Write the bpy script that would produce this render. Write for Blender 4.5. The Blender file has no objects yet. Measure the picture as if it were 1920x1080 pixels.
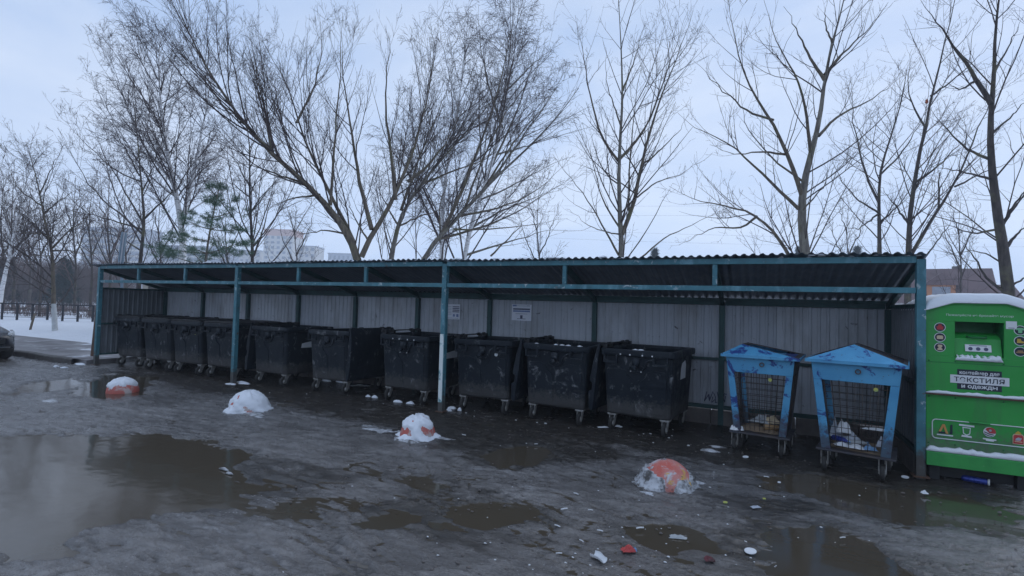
import bpy, math, random
import numpy as np
from mathutils import Vector, Matrix
SC = bpy.context.scene
COL = SC.collection
RNG = np.random.default_rng(7)
random.seed(7)
PI = math.pi
rad = math.radians

# ------------------------------------------------------------------ camera model
FPX = 974.55
CAMH = 1.782
_yaw, _pit, _rol = rad(25.4934), rad(1.82892), rad(1.63516)
_F = np.array([-math.sin(_yaw)*math.cos(_pit), math.cos(_yaw)*math.cos(_pit), math.sin(_pit)])
_R0 = np.array([math.cos(_yaw), math.sin(_yaw), 0.0])
_U0 = np.cross(_R0, _F)
_R = math.cos(_rol)*_R0 + math.sin(_rol)*_U0
_U = -math.sin(_rol)*_R0 + math.cos(_rol)*_U0
CAM = np.array([0.0, 0.0, CAMH])

def ray(u, v): return _F + (u-960)/FPX*_R + (540-v)/FPX*_U
def gz(u, v, z=0.0):
    d = ray(u, v); return CAM + (z-CAMH)/d[2]*d
def gY(u, v, Y):
    d = ray(u, v); return CAM + Y/d[1]*d
def gd(u, v, dep): return CAM + dep*ray(u, v)

# ------------------------------------------------------------------ numpy noise
_T = np.random.default_rng(3).random((256, 256))
def vnoise(x, y):
    xi = np.floor(x).astype(int); yi = np.floor(y).astype(int)
    fx = x-xi; fy = y-yi
    fx = fx*fx*(3-2*fx); fy = fy*fy*(3-2*fy)
    g = lambda a, b: _T[a & 255, b & 255]
    return (g(xi, yi)*(1-fx)+g(xi+1, yi)*fx)*(1-fy)+(g(xi, yi+1)*(1-fx)+g(xi+1, yi+1)*fx)*fy
def fbm(x, y, o=4):
    s = 0; a = .5; t = 0
    for i in range(o):
        s = s+a*vnoise(x*2**i+17*i, y*2**i+31*i); t += a; a *= .5
    return s/t*2-1
def sst(a, b, x):
    t = np.clip((x-a)/(b-a), 0, 1); return t*t*(3-2*t)

# ------------------------------------------------------------------ mesh helpers
class MB:
    def __init__(s): s.v = []; s.f = []; s.sm = []; s.mi = []; s.m = 0
    def add(s, vs, fs, smooth=False):
        b = len(s.v); s.v += [tuple(map(float, q)) for q in vs]
        for f in fs: s.f.append([i+b for i in f]); s.sm.append(smooth); s.mi.append(s.m)
    def box(s, c, d, M=None):
        x, y, z = d[0]/2, d[1]/2, d[2]/2
        vs = [Vector(p) for p in ((-x,-y,-z),(x,-y,-z),(x,y,-z),(-x,y,-z),(-x,-y,z),(x,-y,z),(x,y,z),(-x,y,z))]
        if M is not None: vs = [M @ p for p in vs]
        c = Vector(c); s.add([p+c for p in vs], [(3,2,1,0),(4,5,6,7),(0,1,5,4),(1,2,6,5),(2,3,7,6),(3,0,4,7)])
    def bar(s, a, b, w, h, up=(0,0,1)):
        a = Vector(a); b = Vector(b); t = (b-a).normalized(); r = t.cross(Vector(up))
        if r.length < 1e-4: r = t.cross(Vector((1,0,0)))
        r.normalize(); u = r.cross(t)
        vs = [p+r*i*w/2+u*j*h/2 for p in (a, b) for i, j in ((-1,-1),(1,-1),(1,1),(-1,1))]
        s.add(vs, [(3,2,1,0),(4,5,6,7),(0,1,5,4),(1,2,6,5),(2,3,7,6),(3,0,4,7)])
    def tube(s, pts, r, n=8, cap=True, smooth=True):
        pts = [Vector(p) for p in pts]; k = len(pts)
        rs = r if isinstance(r, (list, tuple)) else [r]*k
        rings = []; prev = None
        for i, p in enumerate(pts):
            t = (pts[min(i+1, k-1)]-pts[max(i-1, 0)]).normalized()
            if prev is None:
                a = t.cross(Vector((0,0,1)))
                if a.length < 1e-3: a = t.cross(Vector((1,0,0)))
            else: a = prev-t*prev.dot(t)
            a.normalize(); prev = a; b = t.cross(a)
            rings.append([p+(a*math.cos(2*PI*j/n)+b*math.sin(2*PI*j/n))*rs[i] for j in range(n)])
        s.loft(rings, cap, smooth)
    def loft(s, rings, cap=True, smooth=False, close=True):
        n = len(rings[0]); vs = [p for r in rings for p in r]; fs = []
        for i in range(len(rings)-1):
            for j in range(n if close else n-1):
                a = i*n+j; b = i*n+(j+1) % n; fs.append((a, b, b+n, a+n))
        s.add(vs, fs, smooth)
        if cap and close:
            b = len(s.v)-len(vs)
            s.f.append([b+j for j in reversed(range(n))]); s.sm.append(False); s.mi.append(s.m)
            e = b+(len(rings)-1)*n
            s.f.append([e+j for j in range(n)]); s.sm.append(False); s.mi.append(s.m)
    def lathe(s, prof, n=20, c=(0,0,0), axis='z', smooth=True):
        c = Vector(c); rings = []
        for r, h in prof:
            ring = []
            for j in range(n):
                a = 2*PI*j/n; x, y = r*math.cos(a), r*math.sin(a)
                p = (x, y, h) if axis == 'z' else ((h, x, y) if axis == 'x' else (y, h, x))
                ring.append(Vector(p)+c)
            rings.append(ring)
        s.loft(rings, True, smooth)
    def prism(s, poly, a, b, axis='y'):
        def P(q, h): return (q[0], h, q[1]) if axis == 'y' else ((h, q[0], q[1]) if axis == 'x' else (q[0], q[1], h))
        n = len(poly); vs = [P(q, a) for q in poly]+[P(q, b) for q in poly]
        ar = sum(poly[i][0]*poly[(i+1) % n][1]-poly[(i+1) % n][0]*poly[i][1] for i in range(n))
        fs = [tuple(range(n)), tuple(range(2*n-1, n-1, -1))]+[(i, i+n, (i+1) % n+n, (i+1) % n) for i in range(n)]
        if (ar > 0) != (axis == 'y'): fs = [tuple(reversed(f)) for f in fs]
        if b < a: fs = [tuple(reversed(f)) for f in fs]
        s.add(vs, fs)
    def build(s, name, mat, parent=None, bevel=0, origin=(0,0,0)):
        o = Vector(origin)
        me = bpy.data.meshes.new(name); me.from_pydata([tuple(Vector(p)-o) for p in s.v], [], s.f)
        me.polygons.foreach_set('use_smooth', s.sm)
        for m in (mat if isinstance(mat, (list, tuple)) else [mat]): me.materials.append(m)
        if any(s.mi): me.polygons.foreach_set('material_index', s.mi)
        me.update()
        ob = bpy.data.objects.new(name, me); COL.objects.link(ob)
        ob.location = o
        if parent: ob.parent = parent
        if bevel:
            b = ob.modifiers.new('bevel', 'BEVEL'); b.width = bevel; b.segments = 2; b.limit_method = 'ANGLE'; b.angle_limit = rad(40)
        return ob

def fast_mesh(name, V, Q, mat, parent=None, smooth=True, loc=(0,0,0)):
    """V (n,3), Q (m,3|4) arrays"""
    me = bpy.data.meshes.new(name); k = Q.shape[1]
    me.vertices.add(len(V)); me.vertices.foreach_set('co', np.ascontiguousarray(V, dtype=np.float32).ravel())
    me.loops.add(Q.size); me.loops.foreach_set('vertex_index', np.ascontiguousarray(Q, dtype=np.int32).ravel())
    me.polygons.add(len(Q)); me.polygons.foreach_set('loop_start', np.arange(0, Q.size, k, dtype=np.int32))
    try: me.polygons.foreach_set('loop_total', np.full(len(Q), k, dtype=np.int32))
    except Exception: pass
    me.polygons.foreach_set('use_smooth', np.full(len(Q), smooth))
    me.materials.append(mat); me.update(calc_edges=True)
    ob = bpy.data.objects.new(name, me); COL.objects.link(ob); ob.location = loc
    if parent: ob.parent = parent
    return ob

def tag(o, label=None, cat=None, group=None, kind=None):
    if label: o['label'] = label
    if cat: o['category'] = cat
    if group: o['group'] = group
    if kind: o['kind'] = kind
    return o
def thing(name, label, cat, loc=(0,0,0), rz=0, group=None):
    o = bpy.data.objects.new(name, None); COL.objects.link(o); o.location = loc; o.rotation_euler = (0,0,rz)
    o.empty_display_size = .1
    return tag(o, label, cat, group)
def dup(o, parent=None):
    c = o.copy(); COL.objects.link(c)
    if parent: c.parent = parent
    for ch in [q for q in bpy.data.objects if q.parent == o]: dup(ch, c)
    return c

# ------------------------------------------------------------------ materials
def new_mat(name):
    m = bpy.data.materials.new(name); m.use_nodes = True
    nt = m.node_tree; b = nt.nodes['Principled BSDF']
    return m, nt, b
class N:
    def __init__(s, nt): s.nt = nt; s._co = None
    def n(s, t, **k):
        q = s.nt.nodes.new(t)
        for a, v in k.items():
            if hasattr(q, a) and a not in q.inputs: setattr(q, a, v)
            else: q.inputs[a].default_value = v
        return q
    def l(s, a, b): s.nt.links.new(a, b)
    @property
    def co(s):
        if s._co is None: s._co = s.n('ShaderNodeTexCoord').outputs['Object']
        return s._co
    def mapped(s, scale):
        q = s.n('ShaderNodeMapping'); q.inputs['Scale'].default_value = scale; s.l(s.co, q.inputs['Vector']); return q.outputs[0]
    def noise(s, scale, detail=5, rough=.55, vec=None, dist=0):
        q = s.n('ShaderNodeTexNoise'); q.inputs['Scale'].default_value = scale; q.inputs['Detail'].default_value = detail
        q.inputs['Roughness'].default_value = rough; q.inputs['Distortion'].default_value = dist
        s.l(vec if vec else s.co, q.inputs['Vector']); return q.outputs['Fac']
    def ramp(s, fac, stops):
        q = s.n('ShaderNodeValToRGB'); e = q.color_ramp.elements
        while len(e) < len(stops): e.new(.5)
        for i, (p, c) in enumerate(stops):
            e[i].position = p; e[i].color = (c, c, c, 1) if isinstance(c, (int, float)) else (*c, 1)
        s.l(fac, q.inputs['Fac']); return q.outputs['Color']
    def mix(s, fac, a, b, mode='MIX'):
        q = s.n('ShaderNodeMix', data_type='RGBA', blend_type=mode)
        for i, v in ((0, fac), (6, a), (7, b)):
            if isinstance(v, (int, float)): q.inputs[i].default_value = v if i == 0 else (v, v, v, 1)
            elif isinstance(v, tuple): q.inputs[i].default_value = (*v, 1)
            else: s.l(v, q.inputs[i])
        return q.outputs[2]
    def math(s, op, a, b=0.0, clamp=False):
        q = s.n('ShaderNodeMath', operation=op); q.use_clamp = clamp
        for i, v in ((0, a), (1, b)):
            if isinstance(v, (int, float)): q.inputs[i].default_value = v
            else: s.l(v, q.inputs[i])
        return q.outputs[0]
    def bump(s, h, st, dist, b):
        q = s.n('ShaderNodeBump'); q.inputs['Strength'].default_value = st; q.inputs['Distance'].default_value = dist
        s.l(h, q.inputs['Height']); s.l(q.outputs[0], b.inputs['Normal'])
def mk(name, c1, c2=None, scale=6, rough=.6, bump=.2, bscale=40, metal=0, spec=.5, lo=.35, hi=.65, stain=None, sscale=3, slo=.55, shi=.7, bd=.005, detail=6):
    m, nt, b = new_mat(name); g = N(nt)
    c2 = c2 or tuple(x*.8 for x in c1)
    col = g.mix(g.ramp(g.noise(scale, detail), [(lo, 0), (hi, 1)]), c1, c2)
    if stain: col = g.mix(g.ramp(g.noise(sscale, 7, .65, dist=.4), [(slo, 0), (shi, 1)]), col, stain)
    g.l(col, b.inputs['Base Color'])
    b.inputs['Metallic'].default_value = metal; b.inputs['Specular IOR Level'].default_value = spec
    rr = g.ramp(g.noise(scale*2.3, 4), [(.3, max(rough-.12, .03)), (.7, min(rough+.12, 1))]); g.l(rr, b.inputs['Roughness'])
    if bump: g.bump(g.noise(bscale, 5), bump, bd, b)
    return m
def splash(g, col, z0, z1, mud=(.075,.066,.058), amt=.85, vec=None):
    """road mud thrown up on the foot of a thing, densest at the bottom"""
    sx = g.n('ShaderNodeSeparateXYZ'); g.l(g.co, sx.inputs[0])
    hgt = g.n('ShaderNodeMapRange'); hgt.inputs[1].default_value = z0; hgt.inputs[2].default_value = z1; hgt.inputs[3].default_value = .62; hgt.inputs[4].default_value = 0
    g.l(sx.outputs[2], hgt.inputs[0])
    f = g.math('ADD', hgt.outputs[0], g.noise(16, 9, .75, vec=vec))
    return g.mix(g.math('MULTIPLY', g.ramp(f, [(.66, 0), (.86, 1)]), amt), col, mud)
M = {}
def teal_mat():
    m, nt, b = new_mat('teal_paint'); g = N(nt)
    col = g.mix(g.ramp(g.noise(5, 6), [(.35, 0), (.65, 1)]), (.062,.215,.265), (.042,.145,.18))
    col = g.mix(g.ramp(g.noise(1, 7, .65, vec=g.mapped((6,9,2))), [(.54, 0), (.66, 1)]), col, (.14,.31,.38))
    col = g.mix(g.ramp(g.noise(9, 8, .7, dist=.5), [(.60, 0), (.65, 1)]), col, (.42,.50,.52))
    col = splash(g, col, .0, .5, (.07,.055,.045), .9)
    col = g.mix(g.ramp(g.noise(13, 8, .7, dist=.4), [(.62, 0), (.68, 1)]), col, (.11,.055,.035))
    g.l(col, b.inputs['Base Color']); b.inputs['Roughness'].default_value = .5
    g.bump(g.noise(40, 5), .3, .005, b); return m
M['teal'] = teal_mat()
M['teal_worn'] = mk('worn_teal_paint', (.12,.34,.38), (.09,.26,.30), 5, .55, .3, 60, stain=(.72,.78,.76), sscale=4, slo=.36, shi=.44)
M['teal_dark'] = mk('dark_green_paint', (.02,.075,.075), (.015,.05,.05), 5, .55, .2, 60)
M['roof'] = mk('roof_sheet', (.16,.185,.22), (.12,.14,.17), 3, .45, .1, 30, spec=.4)
def wall_mat():
    m, nt, b = new_mat('wall_sheet'); g = N(nt)
    sx = g.n('ShaderNodeSeparateXYZ'); g.l(g.co, sx.inputs[0])
    fl = g.math('FLOOR', g.math('DIVIDE', sx.outputs[0], 1.15)); wn = g.n('ShaderNodeTexWhiteNoise', noise_dimensions='1D'); g.l(fl, wn.inputs['W'])
    col = g.mix(wn.outputs['Value'], (.38,.41,.455), (.49,.515,.55))
    col = g.mix(g.ramp(g.noise(1, 8, .65, vec=g.mapped((2.2,2.2,.9))), [(.50, 0), (.76, 1)]), col, (.25,.25,.25))
    col = g.mix(g.ramp(g.noise(1, 6, .6, vec=g.mapped((9,9,.7))), [(.58, 0), (.78, 1)]), col, (.30,.31,.32))
    col = g.mix(g.ramp(g.noise(4.5, 9, .75, dist=.8), [(.62, 0), (.67, 1)]), col, (.07,.065,.065))
    g.l(col, b.inputs['Base Color']); b.inputs['Roughness'].default_value = .5
    g.bump(g.noise(2.5, 3), .4, .03, b); return m
M['wall'] = wall_mat()
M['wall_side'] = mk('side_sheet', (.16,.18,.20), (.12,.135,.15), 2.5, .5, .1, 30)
M['rust'] = mk('rust', (.12,.06,.035), (.07,.045,.035), 15, .8, .4, 60)
M['brick'] = mk('old_block', (.16,.14,.13), (.10,.09,.085), 6, .9, .6, 30)
def bin_mat(mud=True):
    m, nt, b = new_mat('black_plastic'); g = N(nt)
    inf = g.n('ShaderNodeObjectInfo'); ad = g.n('ShaderNodeVectorMath', operation='ADD')
    mu = g.n('ShaderNodeVectorMath', operation='MULTIPLY_ADD'); mu.inputs[1].default_value = (7, 7, 7)
    cb = g.n('ShaderNodeCombineXYZ')
    for i in range(3): g.l(inf.outputs['Random'], cb.inputs[i])
    g.l(cb.outputs[0], mu.inputs[0]); g.l(g.co, mu.inputs[2]); v = mu.outputs[0]
    col = g.mix(g.noise(3, 4, vec=v), (.006,.010,.015), (.013,.019,.027))
    sc = g.ramp(g.noise(5, 9, .7, vec=v, dist=.8), [(.52, 0), (.68, 1)])
    mp = g.n('ShaderNodeMapping'); mp.inputs['Scale'].default_value = (8, 8, 3.5); mp.inputs['Rotation'].default_value = (0, .3, 0); g.l(v, mp.inputs['Vector'])
    sc2 = g.ramp(g.noise(1, 3, .6, vec=mp.outputs[0]), [(.5, 0), (.66, 1)])
    col = g.mix(g.math('MULTIPLY', sc, g.math('MULTIPLY', sc2, 1.0)), col, (.34,.35,.36))
    du = g.ramp(g.noise(1.3, 6, vec=v), [(.42, 0), (.75, 1)])
    col = g.mix(g.math('MULTIPLY', du, .4), col, (.035,.042,.050))
    if mud: col = splash(g, col, .2, .62, (.085,.08,.075), .6, v)
    b.inputs['Specular IOR Level'].default_value = .25; g.l(col, b.inputs['Base Color']); g.l(g.ramp(g.noise(7, 5, vec=v), [(.3, .38), (.7, .6)]), b.inputs['Roughness'])
    g.bump(g.math('ADD', g.noise(2.6, 3, vec=v), g.math('MULTIPLY', g.noise(55, 4, vec=v), .06)), .5, .05, b); return m
M['bin'] = bin_mat(); M['bin_lid'] = bin_mat(False)
M['bin_dark'] = mk('dark_plastic', (.009,.010,.012), (.015,.016,.018), 4, .55, .1)
M['zinc'] = mk('zinc', (.45,.45,.44), (.28,.27,.25), 12, .5, .2, 50, metal=.6, stain=(.14,.10,.08), sscale=14)
M['rubber'] = mk('rubber', (.02,.02,.02), (.035,.033,.03), 20, .8, .2, 60)
def blue_mat(th):
    m, nt, b = new_mat('blue_paint'); g = N(nt)
    n1 = g.noise(5.5, 9, .7, dist=.6)
    col = g.mix(g.ramp(g.noise(3, 5), [(.35, 0), (.65, 1)]), (.065,.28,.50), (.10,.37,.60))
    col = g.mix(g.ramp(n1, [(th, 0), (th+.04, 1)]), col, (.02,.05,.22))
    col = g.mix(g.ramp(g.noise(17, 8, .7), [(.63, 0), (.68, 1)]), col, (.10,.065,.055))
    g.l(col, b.inputs['Base Color']); b.inputs['Roughness'].default_value = .5
    col2 = splash(g, col, .2, .7, (.06,.045,.04), .8); g.l(col2, b.inputs['Base Color']); g.bump(n1, .3, .004, b); return m
M['blue'] = blue_mat(.53); M['blue_b'] = blue_mat(.57)
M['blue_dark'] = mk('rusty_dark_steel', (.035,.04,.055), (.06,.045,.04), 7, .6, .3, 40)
M['wire'] = mk('wire', (.05,.05,.055), (.09,.065,.05), 20, .6, 0, 10, metal=.3)
def green_mat(name, z0, z1):
    m, nt, b = new_mat(name); g = N(nt)
    col = g.mix(g.noise(2.2, 5), (.028,.34,.055), (.022,.285,.048))
    col = g.mix(g.ramp(g.noise(1, 6, .6, vec=g.mapped((7,7,.8))), [(.52, 0), (.75, .6)]), col, (.05,.17,.06))
    col = g.mix(g.ramp(g.noise(14, 9, .75, dist=.6), [(.64, 0), (.69, 1)]), col, (.13,.20,.12))
    col = splash(g, col, z0, z1, (.10,.10,.085), .7)
    g.l(col, b.inputs['Base Color']); b.inputs['Roughness'].default_value = .42
    g.bump(g.noise(2.0, 2), .35, .05, b); return m
M['green'] = green_mat('green_paint', .15, .75)
M['green_low'] = mk('worn_green_paint', (.04,.34,.07), (.03,.27,.06), 6, .5, .15, 30, stain=(.30,.36,.28), sscale=22, slo=.66, shi=.72)
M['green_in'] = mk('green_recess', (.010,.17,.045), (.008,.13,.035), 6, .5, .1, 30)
M['white'] = mk('white_print', (.72,.74,.76), (.66,.68,.70), 8, .5, 0)
M['navy'] = mk('navy_print', (.012,.018,.035), (.016,.022,.04), 8, .5, 0)
M['p_red'] = mk('red_print', (.50,.045,.05), None, 8, .5, 0)
M['p_tan'] = mk('tan_print', (.62,.50,.33), None, 8, .5, 0)
M['p_yel'] = mk('yellow_print', (.62,.42,.06), None, 8, .5, 0)
M['p_org'] = mk('orange_print', (.66,.32,.10), None, 8, .5, 0)
M['p_lgreen'] = mk('pale_green_print', (.20,.52,.27), None, 8, .5, 0)
M['p_brown'] = mk('brown_print', (.36,.22,.10), None, 8, .5, 0)
M['p_grey'] = mk('grey_print', (.42,.46,.52), None, 8, .5, 0)
M['paper'] = mk('notice_paper', (.80,.82,.88), (.74,.77,.85), 5, .6, 0)
M['p_blue'] = mk('blue_print', (.22,.30,.52), None, 8, .5, 0)
M['ink'] = mk('ink', (.06,.07,.13), (.09,.10,.17), 30, .6, 0)
def snow_mat(name, c1, c2, dirt=None, dl=.6, dh=.75):
    m, nt, b = new_mat(name); g = N(nt)
    col = g.mix(g.noise(5, 6), c1, c2)
    if dirt: col = g.mix(g.ramp(g.noise(9, 9, .7), [(dl, 0), (dh, 1)]), col, dirt)
    g.l(col, b.inputs['Base Color']); b.inputs['Roughness'].default_value = .75
    b.inputs['Subsurface Weight'].default_value = .0
    g.bump(g.math('ADD', g.noise(18, 6, .6), g.math('MULTIPLY', g.noise(90, 3), .3)), .5, .02, b); return m
M['snow'] = snow_mat('snow', (.80,.83,.87), (.70,.73,.78))
M['snow_dirty'] = snow_mat('dirty_snow', (.60,.62,.65), (.40,.41,.43), (.09,.085,.08), .46, .60)
M['snow_field'] = snow_mat('field_snow', (.76,.79,.84), (.64,.67,.71), (.22,.19,.17), .62, .72)
M['asphalt_path'] = mk('trodden_path', (.10,.09,.09), (.24,.23,.235), 1.2, .5, .7, 18, stain=(.62,.64,.68), sscale=1.1, slo=.55, shi=.66)
M['kerb'] = mk('kerb_stone', (.10,.09,.085), (.06,.055,.05), 5, .7, .5, 30)
def bark(name, c1, c2, sc=(14,14,3)):
    m, nt, b = new_mat(name); g = N(nt)
    col = g.mix(g.ramp(g.noise(1, 8, .65, vec=g.mapped(sc)), [(.38, 0), (.62, 1)]), c1, c2)
    col = g.mix(g.ramp(g.noise(2.2, 4), [(.52, 0), (.72, 1)]), col, (.15,.14,.08))
    g.l(col, b.inputs['Base Color']); b.inputs['Roughness'].default_value = .9
    g.bump(g.noise(1, 8, .7, vec=g.mapped((30,30,7))), .7, .02, b); return m
M['bark'] = bark('brown_bark', (.19,.155,.115), (.085,.07,.058))
M['bark_grey'] = bark('grey_bark', (.25,.23,.19), (.12,.105,.095))
M['bark_dark'] = bark('dark_bark', (.095,.08,.072), (.045,.038,.037))
def birch():
    m, nt, b = new_mat('birch_bark'); g = N(nt)
    f = g.ramp(g.noise(1, 7, .7, vec=g.mapped((2.5,2.5,13))), [(.57, 0), (.66, 1)])
    col = g.mix(f, (.80,.79,.78), (.06,.05,.05)); g.l(col, b.inputs['Base Color']); b.inputs['Roughness'].default_value = .8; return m
M['birch'] = birch()
M['twig'] = mk('twig', (.085,.064,.06), (.055,.043,.043), 2, .85, 0)
M['twig_birch'] = mk('birch_twig', (.095,.071,.072), (.065,.05,.054), 2, .85, 0)
M['twig_brown'] = mk('brush_twig', (.17,.125,.115), (.11,.085,.08), .4, .9, 0)
M['lime'] = mk('limewash', (.58,.60,.60), (.40,.41,.40), 5, .8, .4, 30)
M['needle'] = mk('pine_needle', (.055,.12,.075), (.085,.15,.085), 3, .7, 0)
M['needle_dark'] = mk('spruce_needle', (.014,.03,.028), (.02,.04,.033), 2, .8, 0)
M['fence'] = mk('fence_iron', (.02,.022,.03), None, 9, .6, .1)
M['car'] = mk('car_paint', (.012,.014,.022), (.016,.018,.026), 3, .2, 0, spec=.7)
M['glass'] = mk('dark_glass', (.015,.02,.025), None, 3, .08, 0, spec=.8)
M['lamp_glass'] = mk('headlight_glass', (.55,.58,.60), (.35,.38,.42), 9, .12, 0, spec=.8)
M['chrome'] = mk('chrome', (.6,.6,.62), None, 5, .15, 0, metal=1)
M['build_grey'] = mk('panel_wall', (.44,.46,.50), (.36,.38,.42), .08, .8, 0)
M['build_cream'] = mk('cream_wall', (.60,.57,.52), (.52,.49,.45), .06, .8, 0)
M['build_pink'] = mk('terracotta_wall', (.58,.36,.28), (.50,.31,.25), .06, .8, 0)
M['win'] = mk('window_glass', (.20,.22,.26), (.28,.30,.34), .3, .25, 0)
M['roof_brown'] = mk('brown_roof', (.13,.075,.075), (.10,.06,.06), .5, .7, .2, 6)
M['orange_wall'] = mk('orange_wall', (.48,.20,.08), (.40,.16,.07), 1, .8, 0)
M['booth'] = mk('booth_wall', (.55,.50,.42), (.45,.41,.35), 2, .7, .1)
M['booth_dark'] = mk('booth_side', (.12,.11,.10), (.09,.085,.08), 2, .7, .1)
M['sign_blue'] = mk('sign_back', (.22,.30,.37), (.17,.24,.30), 3, .45, .05)
M['can_blue'] = mk('can_blue', (.03,.05,.28), (.05,.08,.35), 12, .3, .1, metal=.4)
M['bag_red'] = mk('red_plastic', (.55,.06,.05), (.42,.05,.05), 9, .45, .3, 30)
M['bag_dark'] = mk('dark_red_wrapper', (.16,.02,.03), (.05,.02,.02), 20, .35, .3, 30)
M['bag_blue'] = mk('pale_blue_wrapper', (.18,.36,.6), None, 9, .45, .3, 30)
M['card'] = mk('wet_cardboard', (.25,.18,.12), (.17,.13,.09), 6, .8, .3, 20)
M['plast'] = mk('clear_plastic', (.40,.42,.43), (.30,.32,.33), 6, .2, .2, 20)
M['capy'] = mk('yellow_cap', (.55,.5,.10), (.25,.35,.12), 18, .5, 0)
M['concrete_red'] = mk('faded_red_paint', (.50,.10,.075), (.42,.13,.11), 4, .7, .3, 30, stain=(.48,.40,.38), sscale=6, slo=.55, shi=.62)
def chipped():
    m, nt, b = new_mat('chipped_red_yellow_paint'); g = N(nt)
    col = g.mix(g.ramp(g.noise(4, 7), [(.4, 0), (.62, 1)]), (.52,.12,.09), (.56,.25,.22))
    col = g.mix(g.ramp(g.noise(7, 8, .7, dist=.5), [(.52, 0), (.60, 1)]), col, (.52,.53,.55))
    col = g.mix(g.ramp(g.noise(5, 6, .6), [(.58, 0), (.62, 1)]), col, (.60,.38,.09))
    col = g.mix(g.ramp(g.noise(11, 9, .75), [(.60, 0), (.66, 1)]), col, (.10,.09,.085))
    g.l(col, b.inputs['Base Color']); b.inputs['Roughness'].default_value = .75; g.bump(g.noise(22, 7, .65), .6, .012, b); return m
M['concrete_redyel'] = chipped()
M['leaf'] = mk('leaf_orange', (.45,.10,.03), None, 9, .7, 0)

# ------------------------------------------------------------------ ground
PUD = [  # puddle outlines, photographed pixels -> ground
 ([(-60,822),(60,812),(170,822),(300,812),(370,826),(455,852),(440,880),(470,900),(520,915),(450,930),(470,945),(380,948),(330,958),(262,962),(150,1000),(100,1048),(-60,1075)], .045),
 ([(466,962),(510,940),(590,937),(642,965),(600,974),(520,973)], .035),
 ([(645,986),(700,965),(772,970),(760,985),(700,992)], .03),
 ([(815,985),(880,940),(930,935),(982,955),(965,992),(880,992)], .03),
 ([(750,910),(785,895),(828,905),(820,922),(775,922)], .03),
 ([(1175,985),(1245,975),(1330,1005),(1325,1032),(1270,1038),(1215,1015)], .03),
 ([(1425,1002),(1470,984),(1540,989),(1610,1015),(1660,1045),(1735,1085),(1760,1110),(1500,1110),(1440,1060)], .05),
 ([(128,742),(150,722),(200,700),(300,706),(265,740),(200,748)], .03),
 ([(900,858),(930,838),(1010,838),(1055,858),(1000,872),(940,872)], .025),
 ([(1395,885),(1520,880),(1640,915),(1760,925),(1925,950),(1925,1000),(1720,985),(1560,950),(1440,915)], .022),
 ([(0,740),(60,716),(150,706),(165,722),(90,735)], .02),
]
MUDP = [  # dark wet mud
 ([(150,690),(440,705),(700,745),(840,770),(1120,800),(1300,815),(1740,890),(1920,905),(1920,1010),(1650,960),(1480,905),(1330,880),(1200,850),(1040,880),(880,860),(700,805),(480,745),(250,712)]),
 ([(300,815),(460,855),(560,870),(700,890),(500,935),(400,955),(260,960),(170,930)]),
 ([(640,965),(780,900),(960,930),(1000,1000),(820,1010)]),
 ([(1350,1000),(1440,900),(1560,960),(1500,1000),(1400,1060)]),
]
def poly_sd(P, X, Y):
    """signed distance to polygon, positive inside"""
    n = len(P); d = np.full(X.shape, 1e9); ins = np.zeros(X.shape, bool)
    for i in range(n):
        ax, ay = P[i]; bx, by = P[(i+1) % n]
        ex, ey = bx-ax, by-ay; L = ex*ex+ey*ey+1e-12
        t = np.clip(((X-ax)*ex+(Y-ay)*ey)/L, 0, 1)
        d = np.minimum(d, np.hypot(X-ax-t*ex, Y-ay-t*ey))
        c = ((ay > Y) != (by > Y)) & (X < ex*(Y-ay)/(by-ay+1e-12)+ax); ins ^= c
    return np.where(ins, d, -d)
def wpoly(px): return [tuple(gz(u, v)[:2]) for u, v in px]
WATER_Z = -.010
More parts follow.
